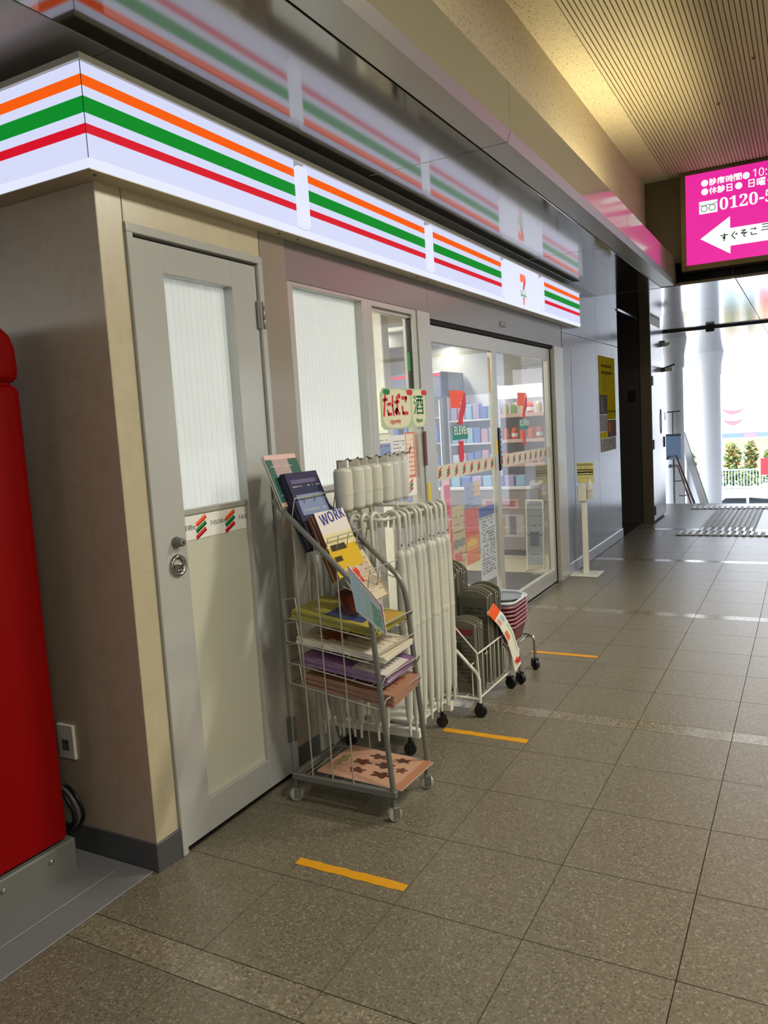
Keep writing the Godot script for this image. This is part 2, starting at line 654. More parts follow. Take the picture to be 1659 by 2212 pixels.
# ======================================================================= walls of the concourse
func build_walls() -> void:
	# end wall of the shop, left of the corner
	var ws := setting("wall_side", "beige end wall of the shop behind the red post box", "wall")
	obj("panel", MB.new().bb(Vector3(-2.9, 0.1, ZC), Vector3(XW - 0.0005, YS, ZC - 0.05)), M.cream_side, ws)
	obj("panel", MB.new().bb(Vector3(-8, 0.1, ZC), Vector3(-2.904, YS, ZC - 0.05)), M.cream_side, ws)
	var bs := setting("baseboard_side", "dark grey baseboard along the beige end wall", "baseboard")
	obj("board", MB.new().cbb(Vector3(-8, 0, ZC + 0.006), Vector3(XW + 0.0055, 0.1, ZC - 0.04), 0.002), M.baseboard, bs)
	# closing walls out of the frame; window bands added for daylight and reflections
	var wb := setting("wall_back", "beige wall closing the concourse behind the viewer", "wall")
	obj("panel", MB.new().bb(Vector3(-1.2, 0, 3.6), Vector3(3.1, YC + 0.2, 3.8)), M.hall_wall, wb)
	obj("panel", MB.new().bb(Vector3(-9, 0, 3.6), Vector3(-1.2, 1.85, 3.8)), M.hall_wall, wb)
	obj("panel", MB.new().bb(Vector3(-9, 2.5, 3.6), Vector3(-1.2, YC + 0.2, 3.8)), M.hall_wall, wb)
	obj("pane", MB.new().bb(Vector3(-8, 1.85, 3.7), Vector3(-1.2, 2.5, 3.706)), M.glass, wb)  # window band added so the end wall mirrors daylight
	var wl := setting("wall_left", "beige wall at the far side of the post box corner", "wall")
	obj("panel", MB.new().bb(Vector3(-8.2, 0, 3.6), Vector3(-8, 1.85, ZC)), M.hall_wall, wl)
	obj("panel", MB.new().bb(Vector3(-8.2, 2.5, 3.6), Vector3(-8, YC + 0.2, ZC)), M.hall_wall, wl)
	obj("pane", MB.new().bb(Vector3(-8.1, 1.85, 3.6), Vector3(-8.094, 2.5, ZC)), M.glass, wl)
	var wr := setting("wall_right", "beige wall with added unseen windows across the concourse", "wall")
	var x0 := 2.9
	var x1 := 3.1
	obj("panel", MB.new().bb(Vector3(x0, 0, 3.6), Vector3(x1, YC + 0.2, -7.2)), M.hall_wall, wr)
	obj("panel", MB.new().bb(Vector3(x0, 0, -7.2), Vector3(x1, 0.75, -12.5)), M.hall_wall, wr)
	obj("panel", MB.new().bb(Vector3(x0, 2.3, -7.2), Vector3(x1, YC + 0.2, -12.5)), M.hall_wall, wr)
	for k in 4:
		obj("mullion", MB.new().bb(Vector3(x0 + 0.05, 0.75, -7.2 - k * 1.75), Vector3(x1 - 0.05, 2.3, -7.26 - k * 1.75)), M.metal_frame, wr)
	obj("pane", MB.new().bb(Vector3(x0 + 0.1, 0.75, -7.2), Vector3(x0 + 0.106, 2.3, -12.5)), M.glass, wr)  # windows added to let in daylight and feed the glossy reflections
	# lintel wall that carries the pink sign
	var we := setting("wall_end", "dark brown panelled lintel wall behind the pink sign", "wall")
	var xs := [-1.355, -0.61, 0.14, 0.89, 1.64, 2.39, 2.9]
	for k in xs.size() - 1:
		obj("panel", MB.new().cbb(Vector3(xs[k] + 0.003, YS, ZE), Vector3(xs[k + 1] - 0.003, YC, ZE - 0.03), 0.002), M.brown_panel, we)
	obj("backing", MB.new().bb(Vector3(-1.9, YS + 0.012, ZE - 0.03), Vector3(2.9, YC + 0.1, ZE - 0.2)), M.gap_shade_black, we)


# ======================================================================= ceilings
func build_ceilings() -> void:
	var c := setting("ceiling", "yellowish ceiling of narrow slats above the concourse", "ceiling")
	obj("backing", MB.new().bb(Vector3(-8, YC + 0.010, 3.6), Vector3(2.9, YC + 0.2, ZE - 0.2)), M.slat_back, c)
	obj("border_board", MB.new().bb(Vector3(-1.5, YC, 3.6), Vector3(-1.144, YC + 0.01, ZE)), M.speckled, c)
	var slat := MB.new().cbb(Vector3(-0.011, 0, 3.6), Vector3(0.011, 0.010, ZE), 0.002).mesh()
	for k in 152:
		obj("slat", slat, M.slat, c).position = Vector3(-1.13 + 0.0265 * k, YC, 0)
	# small ceiling fittings
	for p in [[-0.56, -6.25], [-0.3, -5.6]]:
		var s := thing("sprinkler_head", "small dark sprinkler head on the slatted ceiling" if p[0] < -0.4 else "small dark sprinkler head further right on the slatted ceiling", "sprinkler", Vector3(p[0], YC, p[1]))
		obj("plate", MB.new().lathe([Vector2(0.0, -0.008), Vector2(0.011, -0.007), Vector2(0.013, 0.0)], Vector3.ZERO, 12), M.bronze, s)
		obj("nozzle", MB.new().lathe([Vector2(0.0, -0.014), Vector2(0.005, -0.013), Vector2(0.005, -0.006)], Vector3.ZERO, 10), M.dark_steel, s)

	# speckled upper wall and the trough in front of it
	var wu := setting("wall_upper", "speckled beige upper wall above the metal fascia", "wall")
	obj("board", MB.new().bb(Vector3(-1.5, YS + 0.03, 3.6), Vector3(-1.355, YC, ZE)), M.speckled, wu)
	obj("trough", MB.new().bb(Vector3(-1.355, YS + 0.02, 3.6), Vector3(-1.11, YS + 0.04, ZE)), M.white_paint, wu)
	var ff := setting("trim_1", "smooth glossy beige fascia along the soffit edge", "trim")
	var ends := [3.6, 1.54, -0.86, -3.29, -5.69, ZE + 0.001]
	for k in 5:
		obj("panel", MB.new().cbb(Vector3(-1.112, YS + 0.045, ends[k] - 0.002), Vector3(-1.096, 2.815, ends[k + 1] + 0.002), 0.002), M.fascia, ff)
	# metal soffit over the shop front
	var so := setting("ceiling_metal", "polished metal soffit panels mirroring the striped lightbox", "ceiling")
	for k in 5:
		var za: float = ends[k] - 0.002
		var zb: float = ends[k + 1] + 0.002
		obj("panel", MB.new().cbb(Vector3(-1.80, YS, za), Vector3(-1.232, YS + 0.02, zb), 0.0015), M.soffit, so)
		obj("panel", MB.new().cbb(Vector3(-8, YS, za), Vector3(-1.805, YS + 0.02, maxf(zb, ZC - 0.03) if za > ZC else zb), 0.0015), M.soffit_paint, so) if za > ZC else obj("panel", MB.new().cbb(Vector3(-1.96, YS, za), Vector3(-1.805, YS + 0.02, zb), 0.0015), M.soffit_paint, so)
		if za > ZC and zb < ZC:
			obj("panel", MB.new().cbb(Vector3(-1.96, YS, ZC - 0.034), Vector3(-1.805, YS + 0.02, zb), 0.0015), M.soffit_paint, so)
		# bevelled stainless edge
		var e := MB.new()
		e.quad(Vector3(-1.228, YS + 0.004, zb), Vector3(-1.112, YS + 0.004, zb), Vector3(-1.112, YS + 0.004, za), Vector3(-1.228, YS + 0.004, za))
		e.quad(Vector3(-1.112, YS + 0.004, za), Vector3(-1.112, YS + 0.004, zb), Vector3(-1.094, YS + 0.045, zb), Vector3(-1.094, YS + 0.045, za))
		e.quad(Vector3(-1.094, YS + 0.045, zb), Vector3(-1.228, YS + 0.05, zb), Vector3(-1.228, YS + 0.05, za), Vector3(-1.094, YS + 0.045, za))
		e.quad(Vector3(-1.228, YS + 0.05, zb), Vector3(-1.228, YS + 0.004, zb), Vector3(-1.228, YS + 0.004, za), Vector3(-1.228, YS + 0.05, za))
		obj("edge_strip", e, M.edge_steel, so)
	obj("cover", MB.new().bb(Vector3(-8, YS + 0.022, 3.6), Vector3(-1.36, YS + 0.03, ZC - 0.03)), M.gap_shade_black, so)
	obj("cover", MB.new().bb(Vector3(-1.96, YS + 0.022, ZC - 0.03), Vector3(-1.36, YS + 0.03, ZE)), M.gap_shade_black, so)


# ======================================================================= shop front
const FX := XW


func front_box(y0: float, y1: float, z0: float, z1: float, d0 := 0.0, d1 := -0.05, e := 0.0015) -> MB:
	return MB.new().cbb(Vector3(FX + d1, y0, z0), Vector3(FX + d0, y1, z1), e)


const FRONT := Basis(Vector3(0, 0, -1), Vector3(0, 1, 0), Vector3(1, 0, 0))   # right, up, outwards on the shop front


func at_front(y: float, z: float, out := 0.0) -> Vector3:
	return Vector3(FX + out, y, z)


func stripe_mark(y: float, z: float, h: float, out: float, parent: Node, dim := false) -> void:
	# three slanted bars
	for k in 3:
		var mb := MB.new()
		var o := at_front(y + h * (0.30 - 0.3 * k), z + h * 0.02 * k, out)
		mb.tube([o + FRONT * Vector3(-0.36 * h, -0.17 * h, 0), o + FRONT * Vector3(0.36 * h, 0.2 * h, 0)], h * 0.105, 8)
		for i in mb.v.size():
			mb.v[i] = Vector3(FX + out + (mb.v[i].x - FX - out) * 0.02, mb.v[i].y, mb.v[i].z)
		obj("mark", mb, [M.orange, M.green, M.red][k], parent)


func seven_logo(parent: Node, o: Vector3, t: Basis, w: float, mo: Material, mr: Material, mg: Material, mw: Material) -> void:
	var P := func(a: Array) -> PackedVector2Array:
		var r := PackedVector2Array()
		for p in a:
			r.append(Vector2(p[0] * w, -p[1] * w))
		return r
	obj("numeral", MB.new().prism(P.call([[0.02, 0], [0.93, 0], [0.66, 0.3], [0.62, 0.44], [0.02, 0.44]]), o, t, 0.0012), mo, parent)
	obj("numeral", MB.new().prism(P.call([[0.97, 0.04], [1.0, 0.06], [1.0, 0.42], [0.78, 0.68], [0.72, 0.86], [0.44, 0.86], [0.5, 0.62], [0.68, 0.36], [0.74, 0.24]]), o, t, 0.0012), mr, parent)
	obj("band", MB.new().prism(P.call([[0.06, 0.9], [1.04, 0.9], [1.04, 1.24], [0.06, 1.24]]), o, t, 0.0012), mg, parent)
	obj("numeral", MB.new().prism(P.call([[0.42, 1.28], [0.72, 1.28], [0.72, 1.7], [0.64, 1.82], [0.5, 1.82], [0.42, 1.7]]), o, t, 0.0012), mr, parent)
	lettering("lettering", "ELEVEn", "Droid Sans", w * 0.2, o + t * Vector3(0.12 * w, -1.18 * w, 0.001), t, mw, parent, true)


func build_shop_front() -> void:
	var wf := setting("wall_front", "shop front of cream and metal panels under the striped lightbox", "wall")
	# cream corner and door surround
	obj("panel", front_box(0.1, YS, ZC - 0.002, -1.866), M.cream, wf)
	obj("panel", front_box(2.112, YS, -1.869, -2.567), M.cream, wf)
	obj("panel", front_box(0.1, YS, -2.571, -2.742), M.post_panel, wf)
	obj("panel", front_box(2.05, YS, -2.747, -4.12, -0.004), M.header_metal, wf)
	obj("panel", front_box(2.02, YS, -4.123, -6.86, -0.004), M.header_metal, wf)
	obj("backing", MB.new().bb(Vector3(FX - 0.11, 0, -1.80), Vector3(FX - 0.06, 0.05, -6.9)), M.gap_shade_black, wf)
	obj("backing", MB.new().bb(Vector3(FX - 0.11, 2.14, -1.80), Vector3(FX - 0.055, YS, -6.9)), M.shop_wall, wf)
	obj("backing", MB.new().bb(Vector3(FX - 0.11, 0, -1.8), Vector3(FX - 0.055, YS, -1.88)), M.shop_wall, wf)
	obj("backing", MB.new().bb(Vector3(FX - 0.11, 0, -2.55), Vector3(FX - 0.055, 2.14, -2.76)), M.shop_wall, wf)
	var bb := setting("baseboard_front", "grey baseboard strips at the foot of the cream panels", "baseboard")
	obj("board", front_box(0, 0.0995, ZC + 0.003, -1.866, 0.006), M.baseboard, bb)
	obj("board", front_box(0, 0.1, -2.571, -2.742, 0.006), M.baseboard, bb)
	# glossy wall beyond the doors
	var edges := [-6.862, -8.107, -9.128]
	for k in 2:
		obj("panel", front_box(0.1, 2.155, edges[k] - 0.002, edges[k + 1] + 0.002), M.white_panel, wf)
		obj("panel", front_box(2.16, YS, edges[k] - 0.002, edges[k + 1] + 0.002), M.white_panel, wf)
	obj("skirt", front_box(0, 0.105, -6.864, -9.128, 0.012, -0.05, 0.006), M.white_skirt, wf)
	obj("inset_frame", front_box(0.22, 2.02, -7.14, -7.146, 0.003, -0.001, 0.0005), M.metal_frame, wf)
	obj("return_panel", MB.new().bb(Vector3(FX - 0.35, 0, -9.06), Vector3(FX - 0.052, YS, -9.126)), M.white_panel, wf)

	# --- staff door
	var d := setting("door_1", "white staff door with a frosted upper pane and round pull", "door")
	var fr := MB.new()
	fr.cbb(Vector3(FX - 0.06, 0, -1.868), Vector3(FX + 0.012, 2.082, -1.893), 0.002)
	fr.cbb(Vector3(FX - 0.06, 0, -2.538), Vector3(FX + 0.012, 2.082, -2.566), 0.002)
	fr.cbb(Vector3(FX - 0.06, 2.082, -1.868), Vector3(FX + 0.012, 2.11, -2.566), 0.002)
	obj("frame", fr, M.door_paint, d)
	obj("rebate", MB.new().bb(Vector3(FX - 0.07, 0, -1.893), Vector3(FX - 0.055, 2.082, -2.0)).bb(Vector3(FX - 0.07, 0, -2.42), Vector3(FX - 0.055, 2.082, -2.538)).bb(Vector3(FX - 0.07, 0, -2.0), Vector3(FX - 0.055, 1.15, -2.42)).bb(Vector3(FX - 0.07, 2.0, -2.0), Vector3(FX - 0.055, 2.082, -2.42)), M.gap_shade_black, d)
	var leaf := MB.new()
	leaf.cbb(Vector3(FX - 0.05, 0.012, -1.898), Vector3(FX - 0.002, 2.072, -2.03), 0.002)
	leaf.cbb(Vector3(FX - 0.05, 0.012, -2.386), Vector3(FX - 0.002, 2.072, -2.534), 0.002)
	leaf.cbb(Vector3(FX - 0.05, 1.975, -2.03), Vector3(FX - 0.002, 2.072, -2.386), 0.002)
	leaf.cbb(Vector3(FX - 0.05, 0.012, -2.03), Vector3(FX - 0.002, 0.13, -2.386), 0.002)
	var lf := obj("leaf", leaf, M.door_paint, d)
	obj("lower_panel", MB.new().cbb(Vector3(FX - 0.045, 0.12, -2.02), Vector3(FX - 0.022, 1.155, -2.396), 0.001), M.door_panel, d)
	obj("rail", MB.new().cbb(Vector3(FX - 0.045, 1.155, -2.02), Vector3(FX - 0.014, 1.175, -2.396), 0.003), M.metal_frame, lf)
	for k in 13:
		var z := -2.02 - 0.029 * k
		obj("blind_slat", MB.new().cbb(Vector3(FX - 0.048, 1.165, z - 0.0008), Vector3(FX - 0.044, 1.99, maxf(z - 0.0284, -2.396)), 0.0008), M.blind, lf)
	var st := obj("sticker_band", front_box(1.066, 1.150, -2.032, -2.384, -0.0195, -0.022, 0.0003), M.white_ink, d)
	for z in [-2.128, -2.288]:
		stripe_mark(1.105, z, 0.075, -0.0188, st)
	lettering("lettering", "EVEn", "Droid Sans", 0.017, at_front(1.096, -2.044, -0.0188), FRONT, M.grey_ink, st)
	lettering("lettering", "7-ELEVEn", "Droid Sans", 0.015, at_front(1.1, -2.176, -0.0188), FRONT, M.grey_ink, st)
	lettering("lettering", "7-ELE", "Droid Sans", 0.015, at_front(1.1, -2.335, -0.0188), FRONT, M.grey_ink, st)
	var X := Basis(Vector3(0, 0, 1), Vector3(1, 0, 0), Vector3(0, 1, 0))
	var pull := obj("pull_ring", MB.new().lathe([Vector2(0.022, -0.004), Vector2(0.024, 0.004), Vector2(0.03, 0.01), Vector2(0.036, 0.009), Vector2(0.039, 0.002), Vector2(0.039, -0.002)], at_front(0.994, -1.973), 24, X), M.stainless, d)
	obj("cup", MB.new().lathe([Vector2(0.0, -0.012), Vector2(0.018, -0.011), Vector2(0.023, 0.003)], at_front(0.994, -1.973), 20, X), M.grey_steel, pull)
	obj("finger_plate", MB.new().cbox(at_front(0.988, -1.973, 0.003), Vector3(0.008, 0.022, 0.04), 0.002), M.chrome, pull)
	var lk := obj("lock", MB.new().lathe([Vector2(0.019, -0.002), Vector2(0.02, 0.006), Vector2(0.016, 0.012), Vector2(0.014, 0.03), Vector2(0.012, 0.034), Vector2(0.0, 0.034)], at_front(1.074, -1.974), 20, X), M.grey_steel, d)
	obj("keyhole", MB.new().cbox(at_front(1.074, -1.974, 0.0345), Vector3(0.002, 0.009, 0.003), 0.0005), M.black_plastic, lk)
	obj("strike_gap", MB.new().bb(Vector3(FX - 0.03, 0.96, -1.8925), Vector3(FX - 0.0015, 1.08, -1.8985)), M.black_plastic, d)
	for y in [1.885, 0.2]:
		var hg := obj("hinge", MB.new().cbox(at_front(y, -2.537, 0.004), Vector3(0.008, 0.105, 0.034), 0.001), M.grey_steel, d)
		for k in 3:
			obj("knuckle", MB.new().lathe([Vector2(0, -0.016), Vector2(0.008, -0.016), Vector2(0.008, 0.016), Vector2(0, 0.016)], at_front(y - 0.035 + 0.035 * k, -2.55, 0.012), 10), M.grey_steel, hg)

	# --- frosted window
	var w1 := setting("window_1", "tall frosted window with vertical blind beside the staff door", "window")
	var f1 := MB.new()
	f1.cbb(Vector3(FX - 0.06, 0, -2.747), Vector3(FX - 0.002, 2.048, -2.784), 0.002)
	f1.cbb(Vector3(FX - 0.06, 0, -3.365), Vector3(FX - 0.002, 2.048, -3.4), 0.002)
	f1.cbb(Vector3(FX - 0.06, 2.032, -2.784), Vector3(FX - 0.002, 2.048, -3.365), 0.002)
	f1.cbb(Vector3(FX - 0.06, 0, -2.784), Vector3(FX - 0.002, 0.11, -3.365), 0.002)
	f1.cbb(Vector3(FX - 0.06, 1.15, -2.784), Vector3(FX - 0.012, 1.175, -3.365), 0.002)
	obj("frame", f1, M.metal_frame, w1)
	obj("lower_panel", MB.new().bb(Vector3(FX - 0.05, 0.11, -2.784), Vector3(FX - 0.03, 1.15, -3.365)), M.door_panel, w1)
	obj("sticker_band", MB.new().bb(Vector3(FX - 0.03, 1.07, -2.79), Vector3(FX - 0.0285, 1.145, -3.36)), M.white_ink, w1)
	for k in 20:
		var z := -2.784 - 0.029 * k
		obj("blind_slat", MB.new().cbb(Vector3(FX - 0.048, 1.165, z - 0.0008), Vector3(FX - 0.044, 2.035, z - 0.0284), 0.0008), M.blind, w1)

	# --- clear window with stickers
	var w2 := setting("window_2", "narrow clear shop window with stickers and notices", "window")
	var f2 := MB.new()
	f2.cbb(Vector3(FX - 0.06, 0, -3.402), Vector3(FX - 0.002, 2.048, -3.462), 0.002)
	f2.cbb(Vector3(FX - 0.06, 0, -3.905), Vector3(FX + 0.0, 2.048, -3.955), 0.002)
	f2.cbb(Vector3(FX - 0.06, 0, -3.96), Vector3(FX + 0.008, 2.048, -4.118), 0.002)
	f2.cbb(Vector3(FX - 0.06, 2.02, -3.462), Vector3(FX - 0.002, 2.048, -3.905), 0.002)
	f2.cbb(Vector3(FX - 0.06, 0, -3.462), Vector3(FX - 0.002, 0.11, -3.905), 0.002)
	f2.cbb(Vector3(FX - 0.05, 2.0, -3.462), Vector3(FX - 0.02, 2.02, -3.905), 0.002)
	obj("frame", f2, M.metal_frame, w2)
	obj("gasket", MB.new().bb(Vector3(FX - 0.04, 1.62, -3.9), Vector3(FX - 0.012, 2.0, -3.906)), M.black_rubber, w2)
	obj("gasket", MB.new().bb(Vector3(FX - 0.04, 1.72, -3.896), Vector3(FX - 0.02, 1.82, -3.901)), M.green, w2)
	obj("pane", MB.new().bb(Vector3(FX - 0.034, 0.11, -3.462), Vector3(FX - 0.028, 2.02, -3.905)), M.glass, w2)
	# sticker with the words for tobacco and liquor
	var sk := thing("window_sticker", "pale green tobacco and liquor sticker with red and green characters", "sticker")
	obj("base", MB.new().prism(PackedVector2Array([Vector2(0.0, 0.02), Vector2(0.03, 0), Vector2(0.50, 0), Vector2(0.535, 0.03), Vector2(0.535, 0.18), Vector2(0.5, 0.21), Vector2(0.03, 0.21), Vector2(0, 0.18)]), at_front(1.408, -3.468, 0.0105), FRONT, 0.0015), mat("sticker_green", Color(0.68, 0.76, 0.62), 0.4), sk)
	var disc := func(cx: float, cy: float, rx: float, ry: float) -> PackedVector2Array:
		var r := PackedVector2Array()
		for k in 28:
			var a := TAU * k / 28.0
			var ca := cos(a)
			var sa := sin(a)
			r.append(Vector2(cx + rx * signf(ca) * pow(absf(ca), 0.6), cy + ry * signf(sa) * pow(absf(sa), 0.6)))
		return r
	obj("panel", MB.new().prism(disc.call(0.175, 0.105, 0.165, 0.1), at_front(1.408, -3.468, 0.0115), FRONT, 0.0008), mat("sticker_cream", Color(0.84, 0.84, 0.7), 0.4), sk)
	obj("panel", MB.new().prism(disc.call(0.435, 0.105, 0.085, 0.1), at_front(1.408, -3.468, 0.0115), FRONT, 0.0008), M.sticker_cream, sk)
	for k in 3:
		var xk: float = [0.31, 0.49, 0.05][k]
		obj("corner_mark", MB.new().prism(disc.call(xk + 0.02, 0.19, 0.035, 0.014), at_front(1.408, -3.468, 0.0119), FRONT, 0.0003), M.red if k < 2 else M.green, sk)
	obj("lettering", MB.new().strokes(TA, at_front(1.475, -3.488, 0.0125), FRONT, Vector2(0.095, 0.11), 0.016).strokes(BA, at_front(1.475, -3.588, 0.0125), FRONT, Vector2(0.095, 0.11), 0.016).strokes(KO, at_front(1.475, -3.69, 0.0125), FRONT, Vector2(0.085, 0.11), 0.018), M.red, sk)
	obj("lettering", MB.new().strokes(SAKE, at_front(1.48, -3.845, 0.0125), FRONT, Vector2(0.115, 0.105), 0.0105), M.green, sk)
	lettering("lettering", "cigarette", "Droid Sans", 0.022, at_front(1.43, -3.56, 0.0125), FRONT, M.red, sk)
	lettering("lettering", "liquor", "Droid Sans", 0.022, at_front(1.43, -3.865, 0.0125), FRONT, M.green, sk)
	# notices below it, on the glass
	var P1 := printed(64, 64, Color(0.8, 0.83, 0.9), [[0, 0, 1, 0.25, Color(0.88, 0.88, 0.84)], [0, 0.27, 1, 0.3, Color(0.55, 0.6, 0.78)]], 11, 5)
	var nt := obj("notice", MB.new().bb(Vector3(FX - 0.027, 1.19, -3.47), Vector3(FX - 0.026, 1.39, -3.62)), P1)
	tag(nt, "blue and white notice on the glass below the tobacco sticker", "notice")
	nt = obj("notice", MB.new().bb(Vector3(FX - 0.027, 1.16, -3.63), Vector3(FX - 0.026, 1.375, -3.79)), printed(64, 64, Color(0.86, 0.86, 0.88), [], 12, 9))
	tag(nt, "white notice with small print in the narrow window", "notice")
	nt = obj("notice", MB.new().bb(Vector3(FX - 0.027, 1.14, -3.795), Vector3(FX - 0.026, 1.385, -3.9)), printed(48, 96, Color(0.86, 0.45, 0.38), [[0.08, 0.04, 0.84, 0.92, Color(0.9, 0.84, 0.78)]], 13, 8, Color(0.75, 0.25, 0.2)))
	tag(nt, "red framed white notice beside the window post", "notice")
	nt = obj("notice", MB.new().cbox(at_front(1.29, -3.965, 0.011), Vector3(0.003, 0.19, 0.03), 0.0005), mat("maroon", Color(0.4, 0.13, 0.1), 0.4))
	tag(nt, "narrow dark red strip stuck on the window post", "sticker")
	var ys := obj("yellow_label", MB.new().cbox(at_front(1.03, -3.985, 0.0095), Vector3(0.003, 0.13, 0.035), 0.0005), mat("yellow", Color(0.85, 0.75, 0.08), 0.4))
	tag(ys, "small yellow label on the window post behind the umbrellas", "sticker")
	var band := obj("sticker_band", MB.new().bb(Vector3(FX - 0.0275, 1.04, -3.47), Vector3(FX - 0.0265, 1.135, -3.9)), M.white_ink, w2)
	for k in 3:
		stripe_mark(1.09, -3.55 - 0.14 * k, 0.07, -0.0255, band)

	# --- automatic sliding doors
	var ad := setting("door_2", "automatic glass sliding doors of the shop with numeral logos", "door")
	var tr := MB.new()
	tr.cbb(Vector3(FX - 0.08, 1.996, -4.12), Vector3(FX - 0.012, 2.018, -6.62), 0.002)
	obj("track_gap", tr, M.gap_shade_black, ad)  # dark bar painted as the shaded gap between header and leaves
	obj("sensor", MB.new().cbox(at_front(2.09, -5.36, 0.0), Vector3(0.012, 0.035, 0.1), 0.003), M.grey_steel, ad)
	obj("jamb", front_box(0, 2.018, -6.545, -6.6, -0.03, -0.09), M.black_rubber, ad)
	obj("jamb", front_box(0, 2.018, -6.60, -6.86, 0.004, -0.09), M.metal_frame, ad)
	obj("threshold", MB.new().bb(Vector3(FX - 0.09, 0.0, -4.12), Vector3(FX + 0.0, 0.004, -6.6)), M.stainless, ad)
	for k in 2:
		var za: float = [-4.125, -5.215][k]
		var zb: float = [-5.205, -6.54][k]
		var xo: float = [-0.02, -0.026][k]
		var lmb := MB.new()
		lmb.cbb(Vector3(FX + xo - 0.035, 0.012, za), Vector3(FX + xo, 1.99, za - 0.045), 0.002)
		lmb.cbb(Vector3(FX + xo - 0.035, 0.012, zb + (0.055 if k else 0.045)), Vector3(FX + xo, 1.99, zb), 0.002)
		lmb.cbb(Vector3(FX + xo - 0.035, 1.895, za - 0.045), Vector3(FX + xo, 1.99, zb + 0.045), 0.002)
		lmb.cbb(Vector3(FX + xo - 0.035, 0.012, za - 0.045), Vector3(FX + xo, 0.125, zb + 0.045), 0.002)
		var lfo := obj("leaf", lmb, M.metal_frame, ad)
		obj("pane", MB.new().bb(Vector3(FX + xo - 0.02, 0.125, za - 0.045), Vector3(FX + xo - 0.014, 1.895, zb + 0.045)), M.glass, lfo)
		obj("sticker_band", MB.new().bb(Vector3(FX + xo - 0.013, 1.085, za - 0.05), Vector3(FX + xo - 0.012, 1.175, zb + 0.05)), mat("band_film", Color(0.8, 0.79, 0.72), 0.4) if k == 0 else M.band_film, lfo)
		var nmk := 8 if k == 0 else 9
		for i in nmk:
			stripe_mark(1.13, za - 0.11 - (0.125 if k == 0 else 0.132) * i, 0.06, xo - 0.0115, lfo)
		seven_logo(lfo, at_front(1.62, [-4.44, -5.72][k], xo - 0.0115), FRONT, 0.245 if k == 0 else 0.225, M.orange, M.red, mat("teal", Color(0.05, 0.5, 0.42), 0.4) if k == 0 else M.teal, M.white_ink)
		if k == 0:
			obj("handle_sticker", MB.new().cbox(at_front(1.24, -5.18, xo + 0.001), Vector3(0.003, 0.1, 0.03), 0.0005), M.yellow, lfo)
		else:
			obj("handle", MB.new().cbox(at_front(1.22, -5.24, xo + 0.006), Vector3(0.012, 0.3, 0.03), 0.003), M.black_plastic, lfo)
			for i in 8:
				obj("grip_tooth", MB.new().cbox(at_front(1.34 - 0.035 * i, -5.262, xo + 0.006), Vector3(0.01, 0.016, 0.02), 0.002), M.black_plastic, lfo)
	# posters on the inside of the left leaf
	var pd := [
		[0.33, 0.845, -4.865, -5.15, printed(64, 128, Color(0.8, 0.83, 0.84), [[0, 0, 1, 0.14, Color(0.16, 0.28, 0.62)]], 21, 22), "white notice with a blue heading low on the glass door"],
		[0.50, 0.86, -4.62, -4.845, printed(48, 72, Color(0.86, 0.5, 0.24), [[0, 0, 1, 0.5, Color(0.82, 0.36, 0.28)], [0.1, 0.55, 0.8, 0.2, Color(0.9, 0.75, 0.3)]], 22, 6, Color(0.6, 0.15, 0.1)), "orange and red poster low on the glass door"],
		[0.48, 0.9, -4.42, -4.605, printed(48, 72, Color(0.78, 0.72, 0.56), [[0, 0.5, 1, 0.12, Color(0.5, 0.55, 0.45)], [0.1, 0.7, 0.6, 0.15, Color(0.85, 0.35, 0.25)]], 23, 7), "beige poster between the red and orange posters on the glass door"],
		[0.52, 1.05, -4.27, -4.41, printed(48, 96, Color(0.88, 0.86, 0.86), [[0.3, 0.0, 0.7, 0.4, Color(0.8, 0.2, 0.35)], [0.4, 0.42, 0.6, 0.58, Color(0.85, 0.2, 0.12)]], 24, 6, Color(0.9, 0.6, 0.3)), "white and red poster at the edge of the glass door"],
		[0.86, 1.03, -4.63, -4.9, printed(64, 40, Color(0.5, 0.55, 0.66), [[0.6, 0, 0.4, 0.6, Color(0.8, 0.65, 0.35)]], 25, 4), "small blue and yellow card below the sticker band on the glass door"],
	]
	for p in pd:
		var po := obj("poster", MB.new().bb(Vector3(FX - 0.05, p[0], p[2]), Vector3(FX - 0.048, p[1], p[3])), p[4])
		tag(po, p[5], "poster")
	var yb := obj("hanging_strip", MB.new().cbox(at_front(1.74, -5.16, -0.048), Vector3(0.002, 0.24, 0.035), 0.0003), mat("amber", Color(0.9, 0.62, 0.08), 0.4))
	tag(yb, "narrow amber strip hanging high on the glass door", "sticker")


